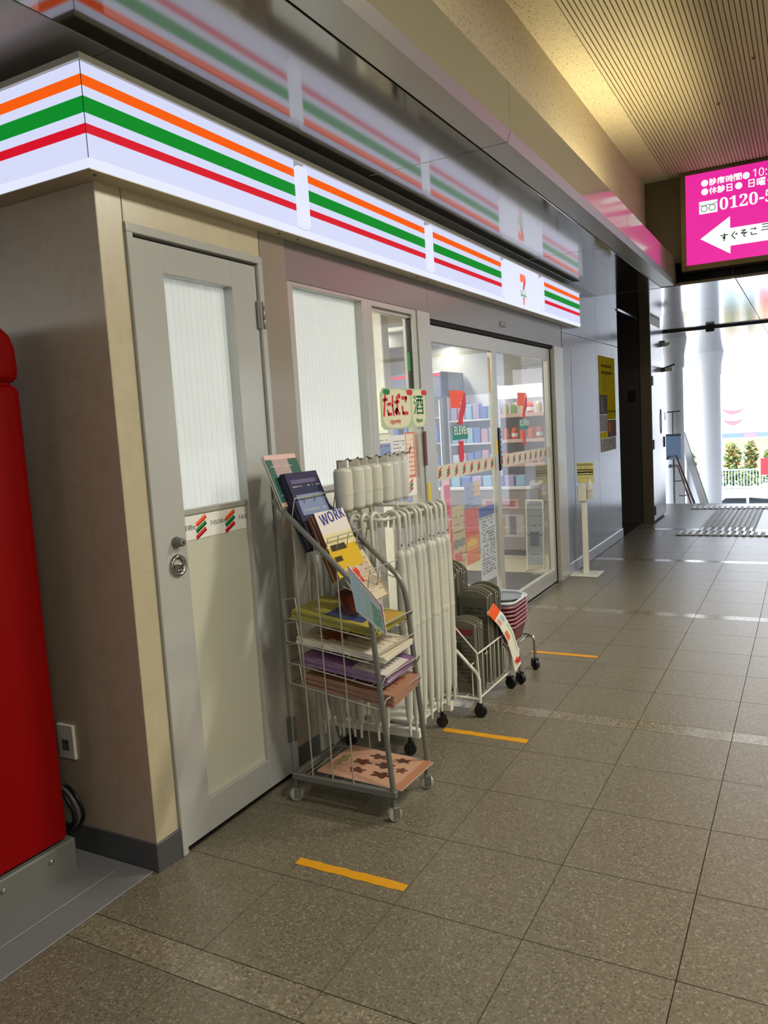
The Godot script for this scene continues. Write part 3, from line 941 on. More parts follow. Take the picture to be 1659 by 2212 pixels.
# hand-drawn characters (unit square, y down)
const TA := [[[0.08, 0.26], [0.55, 0.22]], [[0.34, 0.04], [0.1, 0.96]], [[0.55, 0.46], [0.92, 0.43]], [[0.54, 0.74], [0.62, 0.92], [0.95, 0.9]]]
const BA := [[[0.14, 0.08], [0.08, 0.5], [0.17, 0.94]], [[0.36, 0.36], [0.84, 0.32]], [[0.62, 0.12], [0.64, 0.7], [0.52, 0.9], [0.38, 0.8], [0.5, 0.68], [0.86, 0.9]], [[0.8, 0.02], [0.85, 0.14]], [[0.93, 0.0], [0.98, 0.11]]]
const KO := [[[0.18, 0.16], [0.78, 0.14], [0.66, 0.3]], [[0.18, 0.58], [0.26, 0.88], [0.88, 0.88]]]
const SAKE := [[[0.04, 0.08], [0.16, 0.18]], [[0.01, 0.36], [0.14, 0.45]], [[0.03, 0.94], [0.2, 0.6]], [[0.27, 0.08], [0.99, 0.08]], [[0.32, 0.27], [0.32, 0.97]], [[0.32, 0.27], [0.95, 0.27], [0.95, 0.97]], [[0.32, 0.93], [0.95, 0.93]], [[0.52, 0.08], [0.5, 0.5], [0.38, 0.56]], [[0.75, 0.08], [0.76, 0.52], [0.9, 0.52]], [[0.32, 0.7], [0.95, 0.7]]]
const SU := [[[0.06, 0.25], [0.94, 0.22]], [[0.55, 0.04], [0.57, 0.56], [0.43, 0.66], [0.36, 0.53], [0.48, 0.42], [0.6, 0.62], [0.44, 0.96]]]
const GU := [[[0.6, 0.05], [0.24, 0.5], [0.66, 0.96]], [[0.72, 0.34], [0.78, 0.45]], [[0.84, 0.28], [0.9, 0.39]]]
const SO := [[[0.24, 0.1], [0.72, 0.08], [0.2, 0.46], [0.88, 0.42], [0.52, 0.6], [0.5, 0.8], [0.72, 0.94]]]
const SAN := [[[0.15, 0.12], [0.85, 0.12]], [[0.2, 0.5], [0.8, 0.5]], [[0.05, 0.9], [0.95, 0.9]]]
const SHIN := [[[0.14, 0.05], [0.3, 0.1]], [[0.04, 0.2], [0.42, 0.2]], [[0.1, 0.33], [0.36, 0.33]], [[0.1, 0.46], [0.36, 0.46]], [[0.1, 0.94], [0.1, 0.6], [0.36, 0.6], [0.36, 0.94], [0.1, 0.92]], [[0.7, 0.04], [0.46, 0.4]], [[0.7, 0.04], [0.98, 0.38]], [[0.76, 0.34], [0.54, 0.54]], [[0.86, 0.46], [0.52, 0.74]], [[0.93, 0.6], [0.5, 0.96]]]
const RYO := [[[0.52, 0.0], [0.52, 0.12]], [[0.15, 0.14], [0.97, 0.14]], [[0.2, 0.14], [0.2, 0.6], [0.05, 0.97]], [[0.04, 0.3], [0.14, 0.4]], [[0.0, 0.66], [0.18, 0.56]], [[0.34, 0.28], [0.92, 0.28]], [[0.62, 0.18], [0.36, 0.5]], [[0.64, 0.28], [0.95, 0.5]], [[0.46, 0.48], [0.8, 0.48], [0.8, 0.7], [0.46, 0.7], [0.46, 0.48]], [[0.46, 0.59], [0.8, 0.59]], [[0.62, 0.7], [0.62, 0.97]], [[0.45, 0.8], [0.36, 0.92]], [[0.8, 0.8], [0.9, 0.92]]]
const JI := [[[0.06, 0.14], [0.34, 0.14], [0.34, 0.82], [0.06, 0.82], [0.06, 0.14]], [[0.06, 0.48], [0.34, 0.48]], [[0.5, 0.18], [0.95, 0.18]], [[0.72, 0.02], [0.72, 0.38]], [[0.43, 0.38], [1.0, 0.38]], [[0.45, 0.58], [1.0, 0.58]], [[0.84, 0.46], [0.84, 0.96], [0.7, 0.92]], [[0.55, 0.68], [0.64, 0.82]]]
const KAN := [[[0.04, 0.04], [0.04, 0.98]], [[0.04, 0.04], [0.42, 0.04], [0.42, 0.36], [0.04, 0.36]], [[0.04, 0.2], [0.42, 0.2]], [[0.96, 0.04], [0.96, 0.98]], [[0.96, 0.04], [0.58, 0.04], [0.58, 0.36], [0.96, 0.36]], [[0.58, 0.2], [0.96, 0.2]], [[0.32, 0.5], [0.7, 0.5], [0.7, 0.88], [0.32, 0.88], [0.32, 0.5]], [[0.32, 0.69], [0.7, 0.69]]]
const KYU := [[[0.3, 0.04], [0.04, 0.5]], [[0.2, 0.3], [0.2, 0.98]], [[0.4, 0.3], [1.0, 0.3]], [[0.69, 0.04], [0.69, 0.98]], [[0.69, 0.3], [0.4, 0.78]], [[0.69, 0.3], [0.97, 0.78]]]
const NICHI := [[[0.18, 0.06], [0.82, 0.06], [0.82, 0.96], [0.18, 0.96], [0.18, 0.06]], [[0.18, 0.5], [0.82, 0.5]]]
const YO := [[[0.03, 0.14], [0.28, 0.14], [0.28, 0.82], [0.03, 0.82], [0.03, 0.14]], [[0.03, 0.48], [0.28, 0.48]], [[0.42, 0.06], [0.64, 0.06], [0.64, 0.34]], [[0.72, 0.06], [0.96, 0.06], [0.96, 0.34]], [[0.47, 0.2], [0.62, 0.2]], [[0.77, 0.2], [0.93, 0.2]], [[0.52, 0.38], [0.38, 0.62]], [[0.46, 0.52], [0.46, 0.98]], [[0.46, 0.52], [0.96, 0.52]], [[0.46, 0.67], [0.93, 0.67]], [[0.46, 0.82], [0.93, 0.82]], [[0.46, 0.96], [0.98, 0.96]], [[0.7, 0.4], [0.7, 0.96]]]


# ======================================================================= striped lightbox and pink sign
func build_sign() -> void:
	var im := Image.create(8, 280, false, Image.FORMAT_RGB8)
	im.fill(Color(0.86, 0.885, 1.0))
	# heights of the bands on a face 2.237 to 2.507 m
	for b in [[2.439, 2.47, Color(1.0, 0.38, 0.02)], [2.365, 2.41, Color(0.0, 0.56, 0.16)], [2.308, 2.335, Color(0.87, 0.03, 0.15)]]:
		var a := int((2.507 - b[1]) / 0.27 * 280)
		var e := int((2.507 - b[0]) / 0.27 * 280)
		im.fill_rect(Rect2i(0, a, 8, e - a), b[2])
	var tx := picture(im)
	var lit := mat("lightbox_face", Color(0.2, 0.2, 0.2), 0.6)
	lit.emission_enabled = true
	lit.emission_texture = tx
	lit.emission_energy_multiplier = 0.94
	lit.texture_repeat = false
	lit.metallic_specular = 0.2
	var white := glow("lightbox_white", Color(0.9, 0.92, 1.0), 0.97)
	white.albedo_color = Color(0.25, 0.25, 0.25)
	var sx := -1.818
	var sz := -1.681
	var y0 := 2.237
	var y1 := 2.507
	var s := thing("lightbox_sign", "white lightbox sign with orange green and red stripes over the shop", "sign")
	obj("housing", MB.new().bb(Vector3(XW - 0.0, 2.24, ZC), Vector3(sx - 0.012, 2.518, -7.2)).bb(Vector3(-6, 2.24, ZC + 0.001), Vector3(sx - 0.012, 2.518, sz - 0.012)), M.shelf_white, s)
	obj("top_rail", MB.new().bb(Vector3(XW, 2.505, ZC), Vector3(sx + 0.012, 2.523, -7.205)).bb(Vector3(-6, 2.505, ZC), Vector3(sx + 0.012, 2.523, sz + 0.012)), M.white_paint, s)
	# underside with its screws
	obj("under_plate", MB.new().bb(Vector3(XW + 0.001, 2.211, ZC), Vector3(sx - 0.004, 2.216, -7.2)).bb(Vector3(-6, 2.211, ZC + 0.001), Vector3(sx - 0.004, 2.216, sz - 0.004)), M.cream, s)
	for z in [-1.73, -2.65, -2.78, -3.9, -4.03, -5.05, -5.2, -5.92, -6.08, -7.1]:
		obj("screw", MB.new().lathe([Vector2(0, -0.004), Vector2(0.005, -0.003), Vector2(0.006, 0.001)], Vector3(-1.852, 2.211, z), 8), M.bronze, s)
	# glowing bottom lip, bulging a little
	var lip := MB.new()
	lip.quad(Vector3(sx + 0.001, y0, sz), Vector3(sx + 0.001, y0, -7.2), Vector3(sx + 0.001, y0 + 0.004, -7.2), Vector3(sx + 0.001, y0 + 0.004, sz))
	lip.quad(Vector3(sx - 0.004, 2.214, sz - 0.004), Vector3(sx - 0.004, 2.214, -7.2), Vector3(sx + 0.006, y0, -7.2), Vector3(sx + 0.006, y0, sz + 0.006))
	lip.quad(Vector3(-6, 2.214, sz - 0.004), Vector3(sx - 0.004, 2.214, sz - 0.004), Vector3(sx + 0.006, y0, sz + 0.006), Vector3(-6, y0, sz + 0.006))
	obj("lip", lip, white, s)
	# front faces between the dividers
	var cuts := [sz, -2.735, -2.815, -3.955, -4.03, -5.15, -5.225, -5.985, -6.075, -7.2]
	for k in range(0, cuts.size(), 2):
		var logo := k == 6
		var za: float = cuts[k]
		var zb: float = cuts[k + 1]
		var f := obj("light_panel", MB.new().box(Vector3(sx - 0.004, (y0 + y1) * 0.5, (za + zb) * 0.5), Vector3(0.008, y1 - y0, za - zb)), white if logo else lit, s)
		if logo:
			seven_logo(f, Vector3(sx + 0.002, 2.452, -5.535), FRONT, 0.125, glow("glow_orange", Color(1.0, 0.36, 0.03), 0.9), glow("glow_red", Color(0.85, 0.05, 0.15), 0.8), glow("glow_green", Color(0.0, 0.55, 0.2), 0.8), white)
	obj("light_panel", MB.new().box(Vector3((sx - 6) * 0.5, (y0 + y1) * 0.5, sz - 0.004), Vector3(6 + sx, y1 - y0, 0.008)), lit, s)
	for k in range(1, cuts.size() - 1, 2):
		var zc: float = (cuts[k] + cuts[k + 1]) * 0.5
		obj("divider", MB.new().cbox(Vector3(sx + 0.006, (y0 + y1) * 0.5 - 0.006, zc), Vector3(0.026, y1 - y0 - 0.03, absf(cuts[k] - cuts[k + 1]) * 0.86), 0.006), white, s)
	obj("corner_seam", MB.new().tube([Vector3(sx + 0.0015, y0, sz + 0.0015), Vector3(sx + 0.0015, y1, sz + 0.0015)], 0.0013, 6), M.grey_ink, s)
	obj("end_cap", MB.new().bb(Vector3(XW, 2.214, -7.2), Vector3(sx, 2.523, -7.206)), M.shelf_white, s)
	area_light("lightbox_glow", Vector3(sx + 0.05, 2.37, -4.44), Vector3(1, -0.02, 0), Vector2(5.4, 0.26), 0.12, Color(0.93, 0.95, 1.0), s)
	area_light("lightbox_glow", Vector3(-3.6, 2.37, sz + 0.05), Vector3(0, -0.02, 1), Vector2(3.4, 0.26), 0.08, Color(0.93, 0.95, 1.0), s)

	# pink clinic sign
	var zp := -7.81
	var p := thing("pink_lightbox", "glowing pink lightbox with white arrow and telephone number", "sign", Vector3.ZERO)
	var x0 := -1.03
	var x1 := 1.6
	var ya := 2.665
	var yb := 3.532
	var fr := MB.new()
	fr.cbb(Vector3(x0, ya, ZE), Vector3(x0 + 0.045, yb, zp + 0.012), 0.004)
	fr.cbb(Vector3(x1 - 0.045, ya, ZE), Vector3(x1, yb, zp + 0.012), 0.004)
	fr.cbb(Vector3(x0 + 0.045, ya, ZE), Vector3(x1 - 0.045, ya + 0.05, zp + 0.012), 0.004)
	fr.cbb(Vector3(x0 + 0.045, yb - 0.028, ZE), Vector3(x1 - 0.045, yb, zp + 0.012), 0.004)
	obj("frame", fr, M.bronze, p)
	var pink := glow("pink_face", Color(0.9, 0.14, 0.63), 0.92)
	pink.albedo_color = Color(0.6, 0.1, 0.35)
	obj("light_panel", MB.new().bb(Vector3(x0 + 0.02, ya + 0.02, ZE + 0.02), Vector3(x1 - 0.02, yb - 0.01, zp)), pink, p)
	var ww := glow("sign_white", Color(0.9, 0.99, 0.96), 0.95)
	var B := Basis()
	var zt := zp + 0.003
	var pts := PackedVector2Array([Vector2(-0.865, 2.934), Vector2(-0.618, 2.77), Vector2(-0.618, 2.838), Vector2(0.6, 2.838), Vector2(0.6, 2.99), Vector2(-0.618, 2.99), Vector2(-0.618, 3.092)])
	obj("arrow", MB.new().prism(pts, Vector3(0, 0, zt), B, 0.002), ww, p)
	var ink := MB.new()
	var zi := zt + 0.002
	var a := 0
	for ch in [SU, GU, SO, KO]:
		ink.strokes(ch, Vector3(-0.70 + 0.079 * a, 2.886 + 0.004 * a, zi), B, Vector2(0.066, 0.066), 0.0085)
		a += 1
	ink.strokes(SAN, Vector3(-0.372, 2.925, zi), B, Vector2(0.07, 0.06), 0.008)
	obj("lettering", ink, M.grey_ink, p)
	var wt := MB.new()
	var round_dot := func(cx: float, cy: float, r: float) -> PackedVector2Array:
		var q := PackedVector2Array()
		for k in 20:
			q.append(Vector2(cx + r * cos(TAU * k / 20.0), cy + r * sin(TAU * k / 20.0)))
		return q
	for d in [[-0.822, 3.412], [-0.485, 3.412], [-0.822, 3.338], [-0.545, 3.338]]:
		obj("bullet", MB.new().prism(round_dot.call(d[0], d[1], 0.029), Vector3(0, 0, zt), B, 0.0), ww, p)
	a = 0
	for ch in [SHIN, RYO, JI, KAN]:
		wt.strokes(ch, Vector3(-0.785 + 0.068 * a, 3.385, zt), B, Vector2(0.06, 0.058), 0.0075)
		a += 1
	obj("lettering", wt, ww, p)
	wt = MB.new()
	a = 0
	for ch in [KYU, SHIN, NICHI]:
		wt.strokes(ch, Vector3(-0.785 + 0.068 * a, 3.31, zt), B, Vector2(0.06, 0.058), 0.0085)
		a += 1
	obj("lettering", wt, ww, p)
	wt = MB.new()
	for k in 2:
		wt.strokes([NICHI, YO][k], Vector3(-0.475 + 0.075 * k, 3.31, zt), B, Vector2(0.064, 0.062), 0.0085)
	wt.prism(round_dot.call(-0.312, 3.34, 0.007), Vector3(0, 0, zt), B, 0.0)
	obj("lettering", wt, ww, p)
	lettering("lettering", "10:", "Droid Sans", 0.066, Vector3(-0.44, 3.365, zt), Basis(), ww, p)
	lettering("lettering", "0120-5", "Droid Serif", 0.102, Vector3(-0.705, 3.125, zt), Basis(), ww, p, true)
	var plate := obj("symbol_plate", MB.new().bb(Vector3(-0.871, 3.149, zt), Vector3(-0.719, 3.257, zt - 0.002)), ww, p)
	var ring := MB.new()
	for cx in [-0.829, -0.762]:
		var lp := []
		for k in 17:
			var an := PI * 0.5 + TAU * k / 16.0
			lp.append([(cx + 0.026 * cos(an) + 0.871) / 0.152, 1.0 - (3.193 + 0.026 * sin(an) - 3.149) / 0.108])
		ring.strokes([lp], Vector3(-0.871, 3.149, zt + 0.002), B, Vector2(0.152, 0.108), 0.005)
	ring.strokes([[[0.02, 0.3], [0.3, 0.38], [0.5, 0.28], [0.7, 0.36], [0.98, 0.22]]], Vector3(-0.871, 3.149, zt + 0.002), B, Vector2(0.152, 0.108), 0.005)
	obj("symbol", ring, M.grey_ink, plate)
	area_light("pink_glow", Vector3(0.28, 3.1, zp + 0.05), Vector3(0, 0, 1), Vector2(2.5, 0.8), 0.1, Color(1.0, 0.25, 0.65), p)
# ======================================================================= passage to the stairs
func build_passage() -> void:
	var c := setting("ceiling_passage", "mirror-like metal ceiling panels over the passage to the stairs", "ceiling")
	var xs := [-1.96, -0.59, 0.74, 2.07, 2.9]
	var zs := [ZE, -10.1, -12.28]
	for i in 4:
		for j in 2:
			obj("panel", MB.new().cbb(Vector3(xs[i] + 0.003, YS, zs[j] - 0.003), Vector3(xs[i + 1] - 0.003, YS + 0.02, zs[j + 1] + 0.003), 0.002), M.passage_metal, c)
	obj("panel", MB.new().cbb(Vector3(-6, YS, -10.5), Vector3(-1.966, YS + 0.02, -12.28), 0.002), M.passage_metal, c)
	obj("cover", MB.new().bb(Vector3(-6, YS + 0.022, ZE), Vector3(2.9, YS + 0.2, -12.5)), M.gap_shade_black, c)
	obj("shutter_rail", MB.new().cbb(Vector3(-1.96, YS - 0.03, -12.28), Vector3(2.9, YS + 0.02, -12.34), 0.004), M.black_plastic, c)
	obj("rail_lock", MB.new().cbox(Vector3(-1.25, YS - 0.045, -12.3), Vector3(0.12, 0.05, 0.07), 0.008), M.black_plastic, c)

	# dark side corridor
	var k := setting("wall_corridor", "dark unlit side corridor beyond the glossy shop wall", "wall")
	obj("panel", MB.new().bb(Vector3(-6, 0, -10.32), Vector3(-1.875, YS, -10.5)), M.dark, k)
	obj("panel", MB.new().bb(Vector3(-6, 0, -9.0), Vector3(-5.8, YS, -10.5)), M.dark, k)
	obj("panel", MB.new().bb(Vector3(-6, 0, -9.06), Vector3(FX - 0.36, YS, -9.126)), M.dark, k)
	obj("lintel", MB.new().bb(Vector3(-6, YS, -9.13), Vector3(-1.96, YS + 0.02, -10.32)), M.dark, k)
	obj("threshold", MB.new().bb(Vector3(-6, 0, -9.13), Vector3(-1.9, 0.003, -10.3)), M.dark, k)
	obj("edge_strip", MB.new().bb(Vector3(-1.9, YS - 0.012, -9.13), Vector3(-1.88, YS, -10.3)), M.stainless, k)
	var nm := thing("name_plate", "small dark name plate in the dark corridor", "sign", Vector3(-1.98, 1.62, -10.315))
	obj("plate", MB.new().cbox(Vector3.ZERO, Vector3(0.1, 0.14, 0.01), 0.002), M.black_plastic, nm)

	var p := setting("pillar", "narrow dark steel pillar between the corridor and the stairs", "pillar")
	obj("face", MB.new().cbb(Vector3(-1.875, 0, -10.3), Vector3(-1.742, YS, -10.34), 0.004), M.dark_steel, p)
	obj("core", MB.new().bb(Vector3(-1.9, 0, -10.34), Vector3(-1.765, YS, -11.23)), M.dark_steel, p)
	var d := setting("door_3", "glossy steel door leaf folded back against the pillar", "door")
	obj("leaf", MB.new().cbb(Vector3(-1.763, 0.03, -10.31), Vector3(-1.738, 2.5, -11.24), 0.003), M.white_panel, d)
	for y in [1.8, 1.0, 0.16]:
		obj("hinge", MB.new().cbox(Vector3(-1.735, y, -10.36), Vector3(0.02, 0.12, 0.07), 0.004), M.black_plastic, d)
	obj("latch", MB.new().cbox(Vector3(-1.735, 1.0, -11.2), Vector3(0.02, 0.14, 0.05), 0.004), M.black_plastic, d)
	var oval := []
	for i in 24:
		oval.append(Vector3(-1.736, 1.28 + 0.16 * sin(TAU * i / 24.0), -10.95 + 0.05 * cos(TAU * i / 24.0)))
	obj("oval_mark", MB.new().tube(oval, 0.004, 6, true), M.blue_ink, d)

	var b := thing("camera_bracket", "dark bracket with small white cameras on the steel pillar", "bracket")
	obj("arm", MB.new().tube([Vector3(-1.74, 1.98, -11.2), Vector3(-1.58, 2.03, -11.2)], 0.012, 8), M.black_plastic, b)
	obj("mount", MB.new().cbox(Vector3(-1.75, 1.965, -11.2), Vector3(0.09, 0.06, 0.06), 0.008), M.black_plastic, b)
	obj("camera_body", MB.new().cbox(Vector3(-1.66, 1.965, -11.2), Vector3(0.11, 0.05, 0.05), 0.01), M.white_plastic, b)
	var l := thing("wall_lamp", "small white round lamp high on the pillar by the stairs", "lamp")
	obj("dome", MB.new().lathe([Vector2(0.07, 0.0), Vector2(0.066, -0.03), Vector2(0.04, -0.05), Vector2(0.0, -0.055)], Vector3(-1.695, 2.32, -11.2), 16), M.white_plastic, l)
	obj("plate", MB.new().cbox(Vector3(-1.725, 2.33, -11.2), Vector3(0.06, 0.04, 0.08), 0.006), M.grey_steel, l)


# ======================================================================= outside
func build_outside() -> void:
	var gz := -3.2
	var g := setting("ground", "pale sunlit street level beyond the stairs", "ground")
	obj("paving", MB.new().bb(Vector3(-60, gz - 0.3, -12.6), Vector3(60, gz, -110)), M.concrete, g)
	var can := setting("ceiling_canopy", "white metal canopy ceiling outside above the columns", "ceiling")
	var xs := [-6.0, -3.3, -0.6, 2.1, 4.8]
	for i in 4:
		for j in 3:
			obj("panel", MB.new().cbb(Vector3(xs[i] + 0.004, YS, -12.36 - 2.4 * j), Vector3(xs[i + 1] - 0.004, YS + 0.1, -14.755 - 2.4 * j), 0.003), M.passage_metal, can)
	# landing and stairs going down
	var s := setting("stairs", "pale steps descending from the landing to the street", "stairs")
	for k in 14:
		obj("step", MB.new().cbb(Vector3(-6, -0.18 * (k + 1) - 0.16, -12.55 - 0.3 * k), Vector3(4, -0.18 * (k + 1), -12.87 - 0.3 * k), 0.006), M.concrete, s)
	obj("nosing", MB.new().cbb(Vector3(-6, -0.3, -12.5), Vector3(4, 0.001, -12.55), 0.004), M.concrete, s)
	# added wing right of the frame, blocks sky and gives the glossy panels a reflection
	var wg := setting("added_wing", "added grey wing wall with an opening, unseen but mirrored in the glossy panels", "wall")
	mat("wing_grey", Color(0.66, 0.66, 0.67), 0.7)
	obj("wall", MB.new().bb(Vector3(0.3, gz, -12.6), Vector3(0.6, 3.2, -15.3)), M.wing_grey, wg)
	obj("wall", MB.new().bb(Vector3(0.3, gz, -17.6), Vector3(0.6, 3.2, -30)), M.wing_grey, wg)
	obj("sill", MB.new().bb(Vector3(0.3, gz, -15.3), Vector3(0.6, 0.5, -17.6)), M.wing_grey, wg)
	obj("lintel", MB.new().bb(Vector3(0.3, 2.1, -15.3), Vector3(0.6, 3.2, -17.6)), M.wing_grey, wg)
	obj("mullion", MB.new().bb(Vector3(0.4, 0.5, -16.4), Vector3(0.46, 2.1, -16.5)), M.metal_frame, wg)
	var nb := setting("added_screen_wall", "added blue grey wall, unseen, toning the window reflections", "wall")
	obj("wall", MB.new().bb(Vector3(6.0, gz, 2), Vector3(6.4, 7.0, -40)), mat("screen_wall_grey", Color(0.44, 0.47, 0.53), 0.8), nb)  # unseen screen outside the windows, added to dull their reflection
	# round columns
	var cl := [["round_column", "white round column closest to the steel pillar", -1.955, -13.72, 0.138], ["round_column", "white round column further out at the street edge", -1.86, -18.0, 0.215]]
	for a in cl:
		var col := thing(a[0], a[1], "column", Vector3(a[2], 0, a[3]))
		obj("shaft", MB.new().lathe([Vector2(a[4], gz), Vector2(a[4], 2.1)], Vector3.ZERO, 28), M.white_wall, col)
		obj("collar", MB.new().lathe([Vector2(a[4], 2.1), Vector2(a[4] + 0.02, 2.1), Vector2(a[4] + 0.025, 2.3), Vector2(a[4] + 0.07, YS)], Vector3.ZERO, 28), M.white_wall, col)
	# rising parapet and handrails
	var pp := thing("stair_parapet", "sloping white parapet wall beside the handrails", "wall")
	var P0 := Vector3(-1.354, -0.05, -12.7)
	var P1 := Vector3(-1.917, 1.015, -14.5)
	var P2 := Vector3(-2.6, 1.6, -15.5)
	var dn := Vector3(0, -1, 0)
	var off := Vector3(-0.11, 0, -0.03)
	var mb := MB.new()
	for q in [[P0, P1, 0.9, 1.6], [P1, P2, 1.6, 2.2]]:
		var a: Vector3 = q[0]
		var b: Vector3 = q[1]
		mb.quad(b + dn * q[3], a + dn * q[2], a, b)
		mb.quad(b, a, a + off, b + off)
		mb.quad(a + off, a + off + dn * q[2], b + off + dn * q[3], b + off)
	obj("wall", mb, M.white_wall, pp)
	obj("coping", MB.new().tube([P0, P1, P2], 0.018, 8), M.concrete, pp)
	var hr := thing("handrail", "double brown handrail rising along the white parapet", "handrail")
	var H0 := Vector3(-1.552, -0.02, -12.7)
	var H1 := Vector3(-1.891, 0.684, -13.3)
	obj("upper_rail", MB.new().tube([H0, H1, H1 + Vector3(-0.11, 0, -0.02), H1 + Vector3(-0.14, -0.05, -0.03)], 0.019, 8), mat("rail_brown", Color(0.36, 0.25, 0.2), 0.4), hr)
	obj("lower_rail", MB.new().tube([H0 + Vector3(-0.05, 0, 0), H1 + Vector3(0.02, -0.153, 0), H1 + Vector3(-0.11, -0.153, -0.02)], 0.017, 8), M.rail_brown, hr)
	for k in 3:
		var t := 0.2 + 0.3 * k
		var a := H0.lerp(H1, t)
		obj("bracket", MB.new().tube([a, a + Vector3(-0.1, -0.03, -0.02), a + Vector3(-0.17, -0.03, -0.02)], 0.01, 6), M.grey_steel, hr)
	var bp := thing("information_board", "pale blue notice panel by the top of the handrail", "panel")
	obj("board", MB.new().cbb(Vector3(-2.06, 0.62, -13.42), Vector3(-1.825, 1.0, -13.45), 0.004), mat("pale_blue", Color(0.62, 0.74, 0.9), 0.4), bp)
	obj("top_rail", MB.new().cbb(Vector3(-2.06, 1.0, -13.41), Vector3(-1.82, 1.035, -13.46), 0.006), M.grey_steel, bp)
	obj("post", MB.new().tube([Vector3(-1.95, -2.4, -13.44), Vector3(-1.95, 0.62, -13.44)], 0.02, 8), M.grey_steel, bp)
	var tp := thing("sign_post", "thin dark T-shaped post behind the notice panel", "post")
	obj("bar", MB.new().tube([Vector3(-2.04, 1.39, -13.5), Vector3(-1.84, 1.395, -13.5)], 0.012, 6), M.grey_ink, tp)
	obj("pole", MB.new().tube([Vector3(-1.96, -2.4, -13.5), Vector3(-1.96, 1.39, -13.5)], 0.01, 6), M.grey_ink, tp)

	# white building with red marks and a long overhang
	var bd := thing("white_building", "white building with red logo marks across the street", "building")
	obj("wall", MB.new().bb(Vector3(-14, gz, -60), Vector3(10, 9, -70)), M.white_wall, bd)
	obj("band", MB.new().bb(Vector3(-5.4, -0.75, -59.6), Vector3(4, -0.45, -60)), mat("blue_grey", Color(0.45, 0.52, 0.66), 0.5), bd)
	obj("band_mark", MB.new().bb(Vector3(-4.0, -0.72, -59.55), Vector3(-3.2, -0.48, -59.6)), mat("mark_washed_pink", Color(0.88, 0.5, 0.62), 0.5), bd)  # mark paled by glare, the wash put into its colour
	for k in 2:
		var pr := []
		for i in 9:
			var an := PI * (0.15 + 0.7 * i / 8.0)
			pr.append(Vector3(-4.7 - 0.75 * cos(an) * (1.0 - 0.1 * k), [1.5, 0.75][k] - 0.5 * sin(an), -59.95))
		obj("logo_mark", MB.new().tube(pr, [0.03, 0.06, 0.1, 0.13, 0.15, 0.13, 0.1, 0.06, 0.02], 8), mat("logo_washed_red", Color(0.9, 0.48, 0.5), 0.5) if k == 0 else M.logo_washed_red, bd)  # red logo paled in the paint for the overexposed haze
	for k in 5:
		obj("window", MB.new().bb(Vector3(-13 + 1.4 * k, 4.5, -59.95), Vector3(-12 + 1.4 * k, 6, -60.05)), M.blue_grey, bd)
	for k in 4:
		var sh := obj("shop_window", MB.new().bb(Vector3(-5.2 + 1.5 * k, gz, -59.95), Vector3(-4.0 + 1.5 * k, -0.9, -60.05)), mat("warm_glass", Color(0.75, 0.66, 0.52), 0.3) if k == 0 else M.warm_glass, bd)
		sh.set_meta("label", "warm shop window")
	var ov := thing("roof_overhang", "thin pale overhanging roof in front of the white building", "roof")
	var ovm := MB.new()
	ovm.prism(PackedVector2Array([Vector2(-9.5, 2.3), Vector2(-3.6, 2.75), Vector2(-3.6, 2.9), Vector2(-9.5, 3.4)]), Vector3(0, 0, -54), Basis(), 5.0)
	obj("slab", ovm, M.blue_grey, ov)
	obj("mast", MB.new().tube([Vector3(-8.6, gz, -55.5), Vector3(-8.6, 3.0, -55.5)], 0.12, 8), M.white_wall, ov)

	# hedge, shrubs, fence, banner, car
	var hg := thing("hedge", "clipped green hedge behind the street fence", "hedge", Vector3(-3.2, gz, -48))
	leaf_mass(hg, Vector3(-2.6, 0.1, -0.5), Vector3(1.6, 1.2, 0.5), 900, 0.14, 5, [Color(0.2, 0.3, 0.08), Color(0.28, 0.38, 0.12), Color(0.36, 0.42, 0.14)])
	var sp := [[-3.9, -48.5, 1.0, 2.75, "leafy shrub with yellowish leaves beside the round column"], [-2.95, -48.7, 0.8, 2.7, "tall thin leafy shrub right of the yellowish one"], [-1.9, -48.6, 0.7, 2.2, "small dark shrub behind the red banner"], [-6.2, -48.4, 0.9, 2.2, "small shrub between the parapet and the round column"]]
	for q in sp:
		var sh := thing("shrub", q[4], "shrub", Vector3(q[0], gz, q[1]), "shrubs across the street")
		obj("stem", MB.new().tube([Vector3(0, 0, 0), Vector3(0.05, q[3] * 0.6, 0)], 0.05, 6), M.bronze, sh)
		leaf_mass(sh, Vector3(-q[2] * 0.5, 0.9, -0.4), Vector3(q[2] * 0.5, q[3], 0.4), 260, 0.16, int(q[3] * 37) + int(q[2] * 100), [Color(0.22, 0.32, 0.12), Color(0.35, 0.42, 0.16), Color(0.55, 0.42, 0.18)])
	var fe := thing("street_fence", "low white street fence before the hedge", "fence")
	obj("rail", MB.new().tube([Vector3(-4.6, -1.98, -46), Vector3(2, -1.98, -46)], 0.035, 6).tube([Vector3(-4.6, -2.9, -46), Vector3(2, -2.9, -46)], 0.035, 6), M.pale_blue, fe)
	var ba := MB.new().tube([Vector3(0, -3.2, 0), Vector3(0, -1.98, 0)], 0.022, 6).mesh()
	for k in 44:
		obj("baluster", ba, M.pale_blue, fe).position = Vector3(-4.6 + 0.15 * k, 0, -46)
	var bn := thing("banner_flag", "red banner on a thin pole by the street", "banner", Vector3(-2.2, gz, -44))
	obj("pole", MB.new().tube([Vector3(0, 0, 0), Vector3(0, 2.1, 0)], 0.025, 6), M.grey_steel, bn)
	obj("cloth", MB.new().cbox(Vector3(0.26, 1.5, 0.02), Vector3(0.48, 0.85, 0.02), 0.005), M.red, bn)
	build_car()


